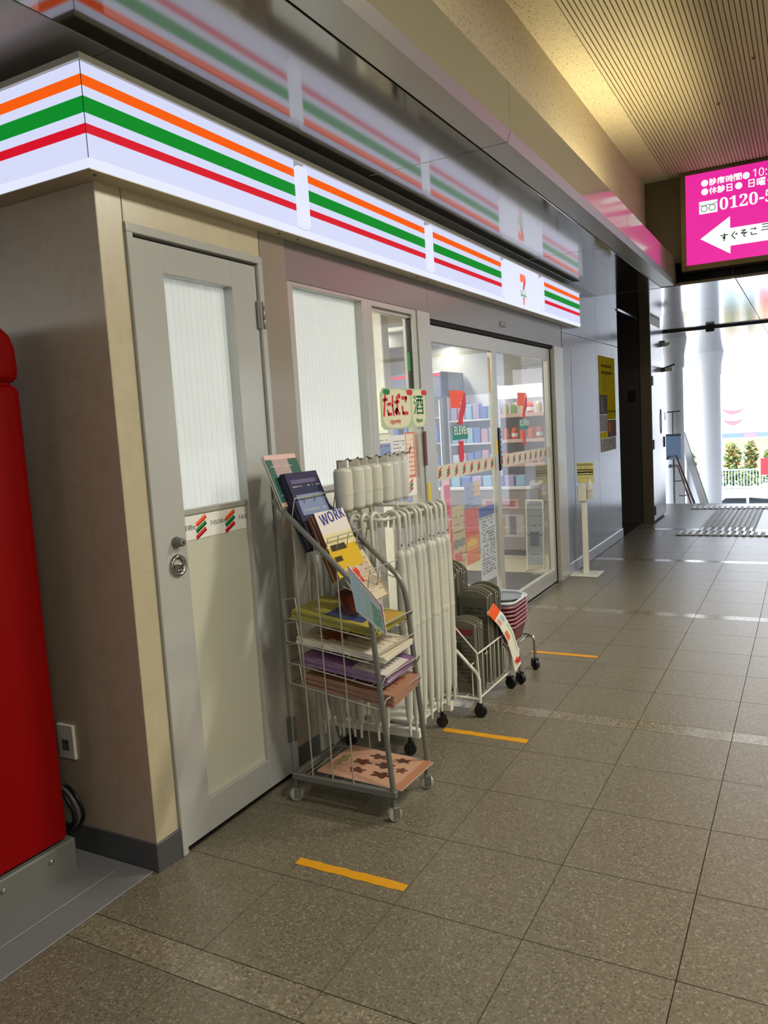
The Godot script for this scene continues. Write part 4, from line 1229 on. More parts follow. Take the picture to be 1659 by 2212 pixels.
func leaf_mass(parent: Node, lo: Vector3, hi: Vector3, count: int, size: float, sd: int, tones: Array) -> void:
	var rng := RandomNumberGenerator.new()
	rng.seed = sd
	var c := (lo + hi) * 0.5
	var h := (hi - lo) * 0.5
	for t in tones.size():
		var mb := MB.new()
		for k in count / tones.size():
			var d := Vector3(rng.randfn(), rng.randfn(), rng.randfn()).normalized() * pow(rng.randf(), 0.35)
			var p := c + Vector3(d.x * h.x, d.y * h.y, d.z * h.z)
			var b := Basis.from_euler(Vector3(rng.randf() * TAU, rng.randf() * TAU, rng.randf() * TAU))
			var s := size * rng.randf_range(0.6, 1.3)
			mb.quad(p - b.x * s, p - b.y * s * 0.45, p + b.x * s, p + b.y * s * 0.45)
		var key := "leaf_%d" % tones[t].to_rgba32()
		var o := obj("foliage", mb, M[key] if M.has(key) else mat(key, tones[t], 0.6), parent)
		o.set_meta("kind", "stuff")


func build_car() -> void:
	var c := thing("white_car", "white car parked on the street behind the column", "car", Vector3(-1.7, -3.2, -30))
	var prof := PackedVector2Array([Vector2(-2.1, 0.3), Vector2(2.1, 0.3), Vector2(2.15, 0.75), Vector2(1.9, 0.95), Vector2(1.2, 1.05), Vector2(0.75, 1.5), Vector2(0.2, 1.6), Vector2(-0.9, 1.58), Vector2(-1.6, 1.1), Vector2(-2.1, 0.95)])
	obj("body", MB.new().prism(prof, Vector3(0, 0, 0.85), Basis(), 1.7), M.white_wall, c)
	var gl := mat("car_glass", Color(0.1, 0.12, 0.14), 0.1)
	obj("window", MB.new().prism(PackedVector2Array([Vector2(-1.35, 1.12), Vector2(-0.2, 1.1), Vector2(-0.2, 1.5), Vector2(-0.85, 1.5)]), Vector3(0, 0, 0.86), Basis(), 0.012), gl, c)
	obj("window", MB.new().prism(PackedVector2Array([Vector2(-0.12, 1.1), Vector2(1.0, 1.08), Vector2(0.68, 1.45), Vector2(-0.12, 1.52)]), Vector3(0, 0, 0.86), Basis(), 0.012), gl, c)
	for x in [-1.35, 1.35]:
		var w := obj("wheel", MB.new().lathe([Vector2(0, 0.1), Vector2(0.2, 0.1), Vector2(0.31, 0.08), Vector2(0.32, 0), Vector2(0.31, -0.08), Vector2(0, -0.1)], Vector3(x, 0.32, 0.8), 20, Basis(Vector3.RIGHT, Vector3(0, 0, 1), Vector3(0, -1, 0))), M.black_rubber, c)
		obj("hub", MB.new().lathe([Vector2(0, 0.112), Vector2(0.18, 0.108), Vector2(0.19, 0.09)], Vector3(x, 0.32, 0.8), 16, Basis(Vector3.RIGHT, Vector3(0, 0, 1), Vector3(0, -1, 0))), M.chrome, w)


# ======================================================================= inside the shop
func build_interior() -> void:
	var r := setting("wall_interior", "pale walls ceiling and floor inside the shop", "wall")
	var x0 := -6.4
	var x1 := FX - 0.09
	var z0 := -1.84
	var z1 := -9.06
	obj("floor", MB.new().bb(Vector3(x0, -0.02, z0), Vector3(x1, 0.003, z1)), M.shop_floor, r)
	obj("ceiling", MB.new().bb(Vector3(x0, 2.42, z0), Vector3(FX - 0.112, 2.5, z1)), M.shop_wall, r)
	obj("rear_wall", MB.new().bb(Vector3(x0, 0, z1 + 0.03), Vector3(x1, 2.62, z1)), M.shop_wall, r)
	obj("near_wall", MB.new().bb(Vector3(x0, 0, z0), Vector3(x1, 2.62, z0 - 0.03)), M.shop_wall, r)
	obj("deep_wall", MB.new().bb(Vector3(x0 - 0.1, 0, z0), Vector3(x0, 2.62, z1)), M.shop_wall, r)
	obj("bulkhead", MB.new().cbb(Vector3(-5.9, 2.22, -7.2), Vector3(-2.05, 2.42, -7.26), 0.004), mat("bulkhead", Color(0.62, 0.62, 0.57), 0.5), r)
	obj("wall_lining", MB.new().bb(Vector3(FX - 0.115, 0.0, -6.62), Vector3(FX - 0.092, 2.62, z1 + 0.03)), M.shop_wall, r)
	var mt := obj("door_mat", MB.new().cbb(Vector3(FX - 1.0, 0.003, -4.3), Vector3(FX - 0.12, 0.012, -6.86), 0.003), M.mat_dark)
	tag(mt, "dark grey entrance mat just inside the glass doors", "mat")

	# ceiling lamps
	var lm := glow("shop_tube", Color(1.0, 1.0, 0.97), 2.2)
	var ll := ["long bright ceiling lamp inside the shop closest to the staff door", "long bright ceiling lamp in the middle of the shop", "long bright ceiling lamp deep inside the shop", "long bright ceiling lamp above the rear shelves"]
	var lp := [Vector3(-3.2, 2.4, -2.9), Vector3(-3.5, 2.4, -5.2), Vector3(-5.2, 2.4, -6.2), Vector3(-3.9, 2.4, -7.95)]
	for k in 4:
		var t := thing("ceiling_lamp", ll[k], "lamp", lp[k], "shop ceiling lamps")
		obj("housing", MB.new().cbox(Vector3(0, 0.005, 0), Vector3(2.1, 0.03, 0.16), 0.006), M.shelf_white, t)
		obj("lamp_tube", MB.new().cbox(Vector3(0, -0.02, 0), Vector3(2.04, 0.02, 0.11), 0.006), lm, t)
		area_light("lamp_light", lp[k] + Vector3(0, -0.036, 0), Vector3(0, -1, 0), Vector2(2.0, 0.1), [8.0, 4.4, 4.4, 3.4][k], Color(1.0, 0.99, 0.95), self)

	# rear shelf with jars
	var rng := RandomNumberGenerator.new()
	rng.seed = 77
	var sb := thing("shelf_unit", "white lit shelf unit with jars seen through the right glass door", "shelf", Vector3(-2.72, 0, -8.72))
	obj("back", MB.new().bb(Vector3(-0.36, 0, -0.28), Vector3(0.36, 2.0, -0.25)), M.shelf_white, sb)
	for s in [-0.36, 0.34]:
		obj("side_panel", MB.new().bb(Vector3(s, 0, -0.25), Vector3(s + 0.02, 1.82, 0.3)), M.shelf_white, sb)
	obj("canopy", MB.new().cbb(Vector3(-0.36, 1.66, 0.02), Vector3(0.36, 1.8, 0.32), 0.006), glow("canopy_lamp", Color(1, 1, 1), 1.1), sb)
	area_light("canopy_light", Vector3(-2.72, 1.65, -8.55), Vector3(0, -1, 0), Vector2(0.7, 0.25), 0.12, Color(1, 1, 1), self)
	var shelf_y := [0.25, 0.6, 0.93, 1.2, 1.48]
	for y in shelf_y:
		var sh := obj("shelf", MB.new().cbb(Vector3(-0.34, y - 0.02, -0.25), Vector3(0.34, y, 0.3), 0.003), M.shelf_white, sb)
		obj("price_rail", MB.new().cbb(Vector3(-0.34, y - 0.035, 0.3), Vector3(0.34, y + 0.004, 0.308), 0.002), mat("price_rail", Color(0.85, 0.72, 0.66), 0.4) if y == 0.25 else M.price_rail, sh)
	var jar_tones := [["amber", Color(0.85, 0.42, 0.12)], ["pale green", Color(0.55, 0.68, 0.42)], ["red", Color(0.8, 0.25, 0.2)], ["cream", Color(0.85, 0.78, 0.62)], ["clear blue", Color(0.6, 0.72, 0.88)]]
	var protos := []
	for j in jar_tones.size():
		protos.append(null)
	for row in 4:
		for k in 7:
			var j: int = [[4, 4, 3, 4, 4, 3, 4], [0, 0, 2, 0, 0, 1, 0], [0, 2, 0, 0, 2, 1, 1], [3, 1, 3, 2, 3, 0, 0]][row][k]
			var at := Vector3(-2.72 - 0.29 + 0.096 * k, [0.6, 0.93, 1.2, 1.48][row], -8.48)
			var lab: String = "%s jar, %s from the left on the %s of the lit unit" % [jar_tones[j][0], ORD[k], ["lower shelf", "third shelf", "second shelf", "top shelf"][row]]
			if protos[j] == null:
				var t := thing("jar", lab, "jar", at, "jars on the lit shelf")
				var jm := mat("jar_%d" % j, jar_tones[j][1], 0.25)
				obj("body", MB.new().lathe([Vector2(0, 0), Vector2(0.036, 0), Vector2(0.038, 0.01), Vector2(0.038, 0.09), Vector2(0.028, 0.105)], Vector3.ZERO, 14), jm, t)
				obj("lid", MB.new().lathe([Vector2(0.03, 0.104), Vector2(0.03, 0.128), Vector2(0.0, 0.13)], Vector3.ZERO, 14), M.orange if j in [0, 2] else M.white_plastic, t)
				obj("label", MB.new().lathe([Vector2(0.0386, 0.03), Vector2(0.0386, 0.07)], Vector3.ZERO, 14), M.white_ink if j == 2 else jm, t)
				protos[j] = t
			else:
				copy_of(protos[j], at, lab)
	# shelf with blue packets behind the left door
	var sa := thing("shelf_unit", "white shelf unit of blue packets behind the left glass door", "shelf", Vector3(-3.4, 0, -8.72))
	obj("back", MB.new().bb(Vector3(-0.3, 0, -0.28), Vector3(0.3, 1.75, -0.25)), M.shelf_white, sa)
	for s in [-0.3, 0.28]:
		obj("side_panel", MB.new().bb(Vector3(s, 0, -0.25), Vector3(s + 0.02, 1.72, 0.3)), M.shelf_white, sa)
	for y in [0.3, 0.6, 0.9, 1.18, 1.45]:
		obj("shelf", MB.new().cbb(Vector3(-0.28, y - 0.02, -0.25), Vector3(0.28, y, 0.3), 0.003), M.shelf_white, sa)
	var tones := [["blue", Color(0.36, 0.47, 0.76)], ["white", Color(0.82, 0.86, 0.94)], ["lilac", Color(0.66, 0.6, 0.78)], ["aqua", Color(0.55, 0.73, 0.84)], ["pink", Color(0.8, 0.62, 0.68)]]
	for row in 4:
		for k in 6:
			var j := rng.randi() % tones.size()
			var hgt := rng.randf_range(0.13, 0.2)
			var key := "packet_%d" % j
			var pk := obj("packet", MB.new().cbox(Vector3(0, hgt * 0.5, 0), Vector3(0.08, hgt, 0.12), 0.006), M[key] if M.has(key) else mat(key, tones[j][1], 0.35))
			pk.position = Vector3(-3.63 + 0.092 * k, [0.6, 0.9, 1.18, 1.45][row], -8.5)
			tag(pk, "%s packet, %s from the left on the %s shelf behind the left glass door" % [tones[j][0], ORD[k], ["lowest filled", "third", "second", "top"][row]], "packet", "packets behind the left glass door")
	# drinks cooler
	var co := thing("drinks_cooler", "tall drinks cooler with a dark header at the rear of the shop", "cooler", Vector3(-4.21, 0, -8.62))
	obj("cabinet", MB.new().bb(Vector3(-0.5, 0, -0.35), Vector3(-0.46, 2.02, 0.3)).bb(Vector3(0.46, 0, -0.35), Vector3(0.5, 2.02, 0.3)).bb(Vector3(-0.5, 0, -0.35), Vector3(0.5, 2.02, -0.31)).bb(Vector3(-0.5, 0, -0.35), Vector3(0.5, 0.15, 0.3)), M.grey_steel, co)
	obj("header", MB.new().cbb(Vector3(-0.5, 1.72, 0.1), Vector3(0.5, 2.02, 0.32), 0.01), mat("cooler_header", Color(0.4, 0.42, 0.5), 0.4), co)
	obj("header_stripe", MB.new().bb(Vector3(-0.5, 1.97, 0.32), Vector3(0.5, 2.0, 0.325)), M.red, co)
	obj("glass_door", MB.new().bb(Vector3(-0.46, 0.15, 0.27), Vector3(0.46, 1.72, 0.276)), M.glass, co)
	obj("cooler_lamp", MB.new().cbox(Vector3(0.42, 0.95, 0.2), Vector3(0.02, 1.5, 0.03), 0.004), glow("cooler_lamp", Color(0.75, 0.88, 1.0), 1.5), co)
	obj("cooler_lamp", MB.new().cbox(Vector3(0.2, 0.95, 0.2), Vector3(0.02, 1.5, 0.03), 0.004), M.cooler_lamp, co)
	for y in [0.5, 0.85, 1.2, 1.5]:
		obj("shelf", MB.new().bb(Vector3(-0.46, y - 0.01, -0.31), Vector3(0.46, y, 0.2)), M.shelf_white, co)
	var bt: Node3D = null
	for row in 3:
		for k in 7:
			var at := Vector3(-4.55 + 0.13 * k, [0.5, 0.85, 1.2][row], -8.5)
			var lab: String = "blue bottle, %s from the left on the %s shelf of the drinks cooler" % [ORD[k], ["lower", "middle", "upper"][row]]
			if bt == null:
				bt = thing("bottle", lab, "bottle", at, "bottles in the drinks cooler")
				obj("body", MB.new().lathe([Vector2(0, 0), Vector2(0.034, 0), Vector2(0.036, 0.12), Vector2(0.03, 0.17), Vector2(0.013, 0.21), Vector2(0.013, 0.225)], Vector3.ZERO, 12), mat("bottle_blue", Color(0.32, 0.5, 0.85), 0.15), bt)
				obj("cap", MB.new().lathe([Vector2(0.015, 0.222), Vector2(0.015, 0.24), Vector2(0, 0.24)], Vector3.ZERO, 10), M.white_plastic, bt)
			else:
				copy_of(bt, at, lab)
	# lower gondola and poster stand
	var go := thing("low_gondola", "low grey display gondola with notices on its front", "display", Vector3(-2.95, 0, -7.95))
	obj("body", MB.new().cbb(Vector3(-0.75, 0.06, -0.2), Vector3(0.42, 0.7, 0.2), 0.01), mat("gondola_grey", Color(0.5, 0.47, 0.46), 0.5), go)
	obj("top", MB.new().cbb(Vector3(-0.77, 0.7, -0.22), Vector3(0.44, 0.73, 0.22), 0.005), M.shelf_white, go)
	obj("plinth", MB.new().bb(Vector3(-0.72, 0, -0.18), Vector3(0.4, 0.06, 0.18)), M.dark, go)
	obj("notice", MB.new().bb(Vector3(-0.1, 0.5, 0.2), Vector3(0.3, 0.6, 0.203)), printed(64, 24, Color(0.75, 0.6, 0.55), [[0.1, 0.2, 0.8, 0.6, Color(0.6, 0.3, 0.3)]], 31, 2), go)
	obj("notice", MB.new().bb(Vector3(-0.05, 0.2, 0.2), Vector3(0.35, 0.44, 0.203)), printed(64, 48, Color(0.68, 0.66, 0.66), [[0.1, 0.1, 0.15, 0.8, Color(0.35, 0.4, 0.5)], [0.35, 0.1, 0.15, 0.8, Color(0.7, 0.5, 0.3)], [0.6, 0.1, 0.2, 0.8, Color(0.4, 0.4, 0.45)]], 32, 0), go)
	for k in 9:
		var j := rng.randi() % tones.size()
		var pk := obj("packet", MB.new().cbox(Vector3(0, 0.055, 0), Vector3(0.1, 0.11, 0.14), 0.006), M["packet_%d" % j] if M.has("packet_%d" % j) else M.pale_blue)
		pk.position = Vector3(-3.62 + 0.122 * k, 0.73, -7.88)
		tag(pk, "small packet, %s from the left on the low grey gondola" % ORD[k], "packet", "packets on the low gondola")
	var ps := thing("poster_stand", "white framed poster stand on the shop floor behind the right glass door", "stand", Vector3(-2.25, 0.003, -6.98))
	var pf := MB.new()
	for x in [-0.08, 0.08]:
		pf.tube([Vector3(x, 0.0, 0), Vector3(x, 0.66, -0.04)], 0.008, 6)
	pf.tube([Vector3(-0.08, 0.66, -0.04), Vector3(0.08, 0.66, -0.04)], 0.008, 6)
	pf.tube([Vector3(-0.08, 0.0, -0.12), Vector3(-0.08, 0.008, 0.1)], 0.008, 6)
	pf.tube([Vector3(0.08, 0.0, -0.12), Vector3(0.08, 0.008, 0.1)], 0.008, 6)
	obj("frame", pf, M.white_paint, ps)
	obj("poster", MB.new().box(Vector3(0, 0.34, -0.018), Vector3(0.15, 0.56, 0.004), Basis.from_euler(Vector3(-0.06, 0, 0))), printed(48, 128, Color(0.5, 0.53, 0.52), [[0.2, 0.45, 0.6, 0.25, Color(0.25, 0.3, 0.36)], [0, 0.8, 1, 0.2, Color(0.6, 0.62, 0.62)]], 33, 5), ps)
	# post and pipes behind the narrow window
	var ip := thing("interior_post", "white post standing behind the narrow shop window", "post", Vector3(-2.62, 0.003, -4.85))
	obj("shaft", MB.new().cbb(Vector3(-0.055, 0, -0.05), Vector3(0.055, 2.415, 0.05), 0.006), M.white_paint, ip)
	obj("bracket", MB.new().cbb(Vector3(-0.09, 1.7, -0.05), Vector3(-0.055, 2.25, 0.05), 0.006), M.metal_frame, ip)
	var hp := thing("hanging_pipe", "white horizontal pipe below the shop ceiling", "pipe", Vector3(-3.4, 2.25, -6.1))
	obj("bar", MB.new().tube([Vector3(-1.2, 0, 0), Vector3(1.2, 0, 0)], 0.022, 8), M.white_paint, hp)
	for x in [-1.0, 1.0]:
		obj("hanger", MB.new().tube([Vector3(x, 0, 0), Vector3(x, 0.17, 0)], 0.006, 6), M.white_paint, hp)
	var nf := thing("wall_notice", "pale framed notice high on the rear wall above the lit shelf", "notice", Vector3(-2.84, 1.98, -9.02))
	obj("frame", MB.new().cbox(Vector3.ZERO, Vector3(0.28, 0.12, 0.012), 0.003), M.grey_steel, nf)
	obj("sheet", MB.new().bb(Vector3(-0.13, -0.05, 0.006), Vector3(0.13, 0.05, 0.0075)), printed(64, 24, Color(0.8, 0.8, 0.74), [[0.05, 0.2, 0.15, 0.6, Color(0.35, 0.35, 0.33)]], 34, 2), nf)


# ======================================================================= lamps of the concourse
func build_lamps() -> void:
	# tubes hidden in the trough above the fascia
	var cl := glow("cove_tube", Color(1.0, 0.96, 0.82), 2.5)
	var k := 0
	for z in [-5.5, -2.2]:
		var t := thing("cove_lamp", "tube lamp hidden in the trough above the fascia" if k == 0 else "second tube lamp in the trough nearer the viewer", "lamp", Vector3(-1.22, 2.64, z))
		obj("lamp_tube", MB.new().tube([Vector3(0, 0, -0.6), Vector3(0, 0, 0.6)], 0.013, 10), cl, t)
		obj("holder", MB.new().cbox(Vector3(0, -0.022, 0), Vector3(0.05, 0.016, 1.26), 0.004), M.white_paint, t)
		area_light("cove_light", Vector3(-1.22, 2.662, z), Vector3(0, 1, 0), Vector2(1.2, 0.05), 1.9 if k == 0 else 1.0, Color(1.0, 0.935, 0.74), self)
		k += 1
	# ceiling fixtures over the middle of the concourse
	var fl := glow("concourse_tube", Color(1.0, 0.96, 0.85), 2.0)
	k = 0
	for z in [1.2, -1.6, -4.4]:
		var t := thing("concourse_lamp", ["ceiling lamp of the concourse behind the viewer", "ceiling lamp of the concourse beside the viewer", "ceiling lamp of the concourse opposite the glass doors"][k], "lamp", Vector3(1.3, YC, z))
		obj("housing", MB.new().cbox(Vector3(0, -0.03, 0), Vector3(0.3, 0.06, 1.3), 0.01), M.shelf_white, t)
		obj("lamp_tube", MB.new().cbox(Vector3(0, -0.068, 0), Vector3(0.22, 0.02, 1.2), 0.006), fl, t)
		area_light("concourse_light", Vector3(1.3, YC - 0.085, z), Vector3(0, -1, 0), Vector2(0.2, 1.18), [4.0, 8.0, 15.0][k], Color(1.0, 0.975, 0.91), self)
		k += 1
# ======================================================================= post box
func rounded(w: float, d: float, r: float, seg := 6) -> PackedVector2Array:
	var q := PackedVector2Array()
	for c in [[1, 1, 0.0], [-1, 1, 0.5], [-1, -1, 1.0], [1, -1, 1.5]]:
		for k in seg + 1:
			var a: float = PI * (c[2] + 0.5 * k / seg)
			q.append(Vector2(c[0] * (w * 0.5 - r) + r * cos(a), c[1] * (d * 0.5 - r) + r * sin(a)))
	return q


# stacked outlines, one ring per [height, inset]
func lofted(w: float, d: float, r: float, levels: Array, seg := 6) -> MB:
	var mb := MB.new()
	var rings := []
	for l in levels:
		var ins: float = l[1]
		var ring := []
		for p in rounded(w - 2 * ins, d - 2 * ins, maxf(r - ins * 0.5, 0.004), seg):
			ring.append(Vector3(p.x, l[0], -p.y))
		rings.append(ring)
	var m: int = rings[0].size()
	for k in rings.size() - 1:
		for i in m:
			var j := (i + 1) % m
			mb.quad(rings[k][i], rings[k][j], rings[k + 1][j], rings[k + 1][i])
	var n: int = rings.size() - 1
	for i in range(1, m - 1):
		mb.tri(rings[n][0], rings[n][i], rings[n][i + 1])
		mb.tri(rings[0][0], rings[0][i + 1], rings[0][i])
	return mb


func build_post_box() -> void:
	var p := thing("post_box", "tall red post box on a grey bolted base at the shop corner", "post box", Vector3(-2.39, 0.012, -1.41))
	obj("body", lofted(0.465, 0.465, 0.035, [[0.13, 0.0], [1.585, 0.0], [1.6, 0.006], [1.607, 0.016]]), M.red_paint, p)
	obj("neck", lofted(0.44, 0.44, 0.03, [[1.6, 0.004], [1.63, 0.004]]), M.red_paint, p)
	obj("head", lofted(0.47, 0.47, 0.035, [[1.618, 0.012], [1.63, 0.003], [1.65, 0.0], [1.72, 0.002], [1.76, 0.012], [1.79, 0.035], [1.805, 0.07], [1.81, 0.12]]), M.red_paint, p)
	var b := obj("base", lofted(0.48, 0.485, 0.008, [[0.0, 0.0], [0.112, 0.0], [0.116, 0.004]], 3), M.grey_base, p)
	var X := Basis(Vector3(0, 0, 1), Vector3(1, 0, 0), Vector3(0, 1, 0))
	for z in [0.03, -0.142]:
		obj("bolt", MB.new().lathe([Vector2(0.009, -0.002), Vector2(0.009, 0.004), Vector2(0.006, 0.007), Vector2(0, 0.0075)], Vector3(0.24, 0.083, z), 12, X), M.chrome, b)
	obj("slot", MB.new().cbox(Vector3(0.0, 1.5, 0.236), Vector3(0.26, 0.03, 0.012), 0.004), M.black_plastic, p)
	var gp := thing("floor_plate", "flat grey metal plate on the floor under the post box", "plate")
	obj("sheet", MB.new().cbb(Vector3(-3.0, 0.0005, ZC + 0.008), Vector3(-1.912, 0.006, -0.9), 0.0015), M.grey_plate, gp)
	obj("raised_sheet", MB.new().cbb(Vector3(-2.9, 0.006, -1.70), Vector3(-2.03, 0.012, -0.95), 0.0015), M.grey_plate, gp)
	# outlet and cable
	var o := thing("wall_socket", "white wall socket plate low on the beige end wall", "socket", Vector3(-2.276, 0.4, ZC))
	obj("plate", MB.new().cbox(Vector3(0, 0, 0.006), Vector3(0.082, 0.124, 0.012), 0.003), M.white_plastic, o)
	obj("insert", MB.new().cbox(Vector3(0, -0.01, 0.0125), Vector3(0.036, 0.04, 0.003), 0.001), M.grey_steel, o)
	obj("cable_hole", MB.new().lathe([Vector2(0, 0.002), Vector2(0.006, 0.0015), Vector2(0.007, 0)], Vector3(0.004, -0.002, 0.0125), 10, Basis(Vector3.RIGHT, Vector3(0, 0, 1), Vector3(0, -1, 0))), M.black_plastic, o)
	var c := thing("coiled_cable", "coiled dark cable behind the red post box", "cable", Vector3(-2.285, 0.11, -1.70))
	for k in 3:
		var lp := []
		for i in 28:
			var a := TAU * i / 28.0
			lp.append(Vector3(0.075 * cos(a) + 0.004 * k, 0.065 + 0.075 * sin(a), -0.016 * k + 0.006 * sin(2.0 * a)))
		obj("loop", MB.new().tube(lp, 0.006, 7, true), M.black_rubber if k != 1 else M.grey_ink, c)


# ======================================================================= casters
func caster(parent: Node, at: Vector3, wheel: Material, fork: Material, r := 0.03, turn := 0.0) -> void:
	var b := Basis(Vector3.UP, turn)
	var w := obj("caster", MB.new().lathe([Vector2(r * 0.3, 0.012), Vector2(r * 0.9, 0.012), Vector2(r, 0.007), Vector2(r, -0.007), Vector2(r * 0.9, -0.012), Vector2(r * 0.3, -0.012)], at + Vector3(0, r, 0), 18, b * Basis(Vector3.RIGHT, Vector3(0, 0, 1), Vector3(0, -1, 0))), wheel, parent)
	var f := MB.new()
	for s in [-1, 1]:
		f.cbox(at + Vector3(0, r * 1.25, 0) + b * Vector3(0.004, 0, s * 0.016), Vector3(r * 0.9, r * 1.5, 0.003), 0.001, b)
	f.cbox(at + Vector3(0, r * 2.05, 0) + b * Vector3(0.004, 0, 0), Vector3(r * 0.95, 0.005, 0.036), 0.001, b)
	f.tube([at + Vector3(0, r * 2.0, 0), at + Vector3(0, r * 2.0 + 0.03, 0)], 0.007, 8)
	obj("fork", f, fork, w)


# ======================================================================= magazine rack
func stack_of(called: String, label: String, cat: String, at: Vector3, size: Vector3, n: int, cover: Material, tilt: Basis, edge: Material, grp := "") -> void:
	# n sheets-thick booklets lying on or leaning against one another; size = width, thickness, depth
	for k in n:
		var o := thing(called, label if k == n - 1 else "%s, %s copy beneath the topmost" % [label.substr(0, label.find(" with ")) if label.contains(" with ") else label.substr(0, label.find(" stacked")), ORD[n - 2 - k]], cat, at + tilt * Vector3(0.002 * sin(k * 2.3), size.y * (k + 0.5), 0.003 * cos(k * 1.7)), grp)
		o.basis = tilt * Basis(Vector3.UP, 0.02 * sin(k * 1.9))
		obj("pages", MB.new().cbox(Vector3.ZERO, Vector3(size.x, size.y * 0.86, size.z), 0.0006), edge, o)
		var cv := MB.new()
		cv.box(Vector3(0, size.y * 0.45, 0), Vector3(size.x + 0.001, size.y * 0.08, size.z + 0.001))
		obj("cover", cv, cover, o)


func build_magazine_rack() -> void:
	var t := thing("magazine_rack", "grey metal magazine rack on casters in front of the staff door", "rack")
	var zn := -2.35
	var zf := -2.635
	for z in [zn, zf]:
		obj("side_tube", MB.new().tube([Vector3(-1.318, 0.105, z), Vector3(-1.345, 0.45, z), Vector3(-1.368, 0.74, z), Vector3(-1.376, 0.79, z), Vector3(-1.388, 0.825, z), Vector3(-1.41, 0.857, z), Vector3(-1.6, 1.03, z), Vector3(-1.755, 1.172, z)], 0.0105, 10), M.grey_steel, t)
	obj("top_tube", MB.new().tube([Vector3(-1.755, 1.172, zn), Vector3(-1.755, 1.172, zf)], 0.0085, 8), M.grey_steel, t)
	var b := MB.new()
	b.cbox(Vector3(-1.53, 0.105, zn), Vector3(0.45, 0.026, 0.02), 0.003)
	b.cbox(Vector3(-1.53, 0.105, zf), Vector3(0.45, 0.026, 0.02), 0.003)
	b.cbox(Vector3(-1.75, 0.105, (zn + zf) * 0.5), Vector3(0.02, 0.026, 0.3), 0.003)
	obj("base_frame", b, M.grey_steel, t)
	for z in [zn, zf]:
		for k in 3:
			var x := -1.665 + 0.09 * k
			var top := 0.857 + (-1.41 - x) * 0.905
			obj("wire", MB.new().tube([Vector3(x, 0.1, z), Vector3(x - 0.012, top, z)], 0.0028, 6), M.wire, t)
	for x in [-1.745]:
		obj("wire", MB.new().tube([Vector3(x, 0.11, zf), Vector3(x, 1.165, zf)], 0.0045, 6), M.wire, t)
	# wire shelves
	for y in [0.7, 0.608, 0.525, 0.445, 0.112]:
		var s := MB.new()
		var xf := -1.345 - (0.02 if y > 0.6 else 0.0)
		var x0 := -1.74
		s.tube([Vector3(x0, y, zn), Vector3(xf, y, zn), Vector3(xf, y, zf), Vector3(x0, y, zf)], 0.0028, 6, true)
		for k in 5:
			var x := lerpf(x0, xf, (k + 0.5) / 5.0)
			s.tube([Vector3(x, y, zn), Vector3(x, y, zf)], 0.002, 6)
		# little front lip
		if y > 0.2:
			s.tube([Vector3(xf, y, zn), Vector3(xf + 0.02, y + 0.045, zn), Vector3(xf + 0.02, y + 0.045, zf), Vector3(xf, y, zf)], 0.0025, 6)
			s.tube([Vector3(x0, y, zn), Vector3(x0, y + 0.07, zn), Vector3(x0 + 0.05, y + 0.085, zn), Vector3(x0 + 0.06, y, zn)], 0.0022, 6)
		if y > 0.2:
			for i in s.v.size():
				s.v[i].y -= 0.15 * (s.v[i].x + 1.54)
		obj("wire_shelf", s, M.wire, t)
	# sloped pockets
	for q in [[-1.735, 1.13], [-1.6, 0.985], [-1.475, 0.86]]:
		var s := MB.new()
		s.tube([Vector3(q[0], q[1], zn), Vector3(q[0] + 0.06, q[1] - 0.02, zn), Vector3(q[0] + 0.075, q[1] + 0.05, zn), Vector3(q[0] + 0.075, q[1] + 0.05, zf), Vector3(q[0] + 0.06, q[1] - 0.02, zf), Vector3(q[0], q[1], zf)], 0.0026, 6)
		for k in 3:
			var z := lerpf(zn, zf, (k + 1) / 4.0)
			s.tube([Vector3(q[0], q[1], z), Vector3(q[0] + 0.06, q[1] - 0.02, z), Vector3(q[0] + 0.075, q[1] + 0.05, z)], 0.002, 6)
		obj("wire_pocket", s, M.wire, t)
	var cm := mat("caster_pale", Color(0.66, 0.66, 0.6), 0.4)
	caster(t, Vector3(-1.755, 0, zn - 0.01), cm, M.grey_steel, 0.026, 0.6)
	caster(t, Vector3(-1.325, 0, zn - 0.01), cm, M.grey_steel, 0.026, 0.9)
	caster(t, Vector3(-1.325, 0, zf), cm, M.grey_steel, 0.026, 0.5)
	caster(t, Vector3(-1.755, 0, zf), cm, M.grey_steel, 0.026, 0.2)

	# flat stacks on the shelves (long side across the rack)
	var flat := Basis(Vector3(0, 0, 1), -0.15) * Basis(Vector3.UP, 0.06)
	var zc := (zn + zf) * 0.5
	stack_of("magazine", "yellow magazine with a blue cover panel on the top wire shelf", "magazine", Vector3(-1.545, 0.703, zc + 0.005), Vector3(0.36, 0.008, 0.25), 4, printed(128, 96, Color(0.66, 0.62, 0.27), [[0.35, 0.1, 0.45, 0.8, Color(0.2, 0.24, 0.42)], [0.55, 0.35, 0.2, 0.3, Color(0.42, 0.45, 0.5)], [0.82, 0.1, 0.16, 0.8, Color(0.72, 0.55, 0.2)]], 51, 4, Color(0.5, 0.45, 0.2)), flat, mat("yellow_edge", Color(0.6, 0.57, 0.28), 0.6), "yellow magazines")
	stack_of("magazine", "white magazine with an orange food photo on the second wire shelf", "magazine", Vector3(-1.525, 0.609, zc), Vector3(0.37, 0.007, 0.26), 3, printed(192, 144, Color(0.8, 0.76, 0.66), [[0.0, 0.0, 0.6, 0.62, Color(0.46, 0.3, 0.12), 1], [0.05, 0.2, 0.5, 0.5, Color(0.66, 0.42, 0.16), 1], [0.12, 0.5, 0.36, 0.34, Color(0.6, 0.3, 0.15), 1], [0.3, 0.1, 0.3, 0.3, Color(0.6, 0.52, 0.16), 1]], 52, 5), flat, M.paper, "food magazines")
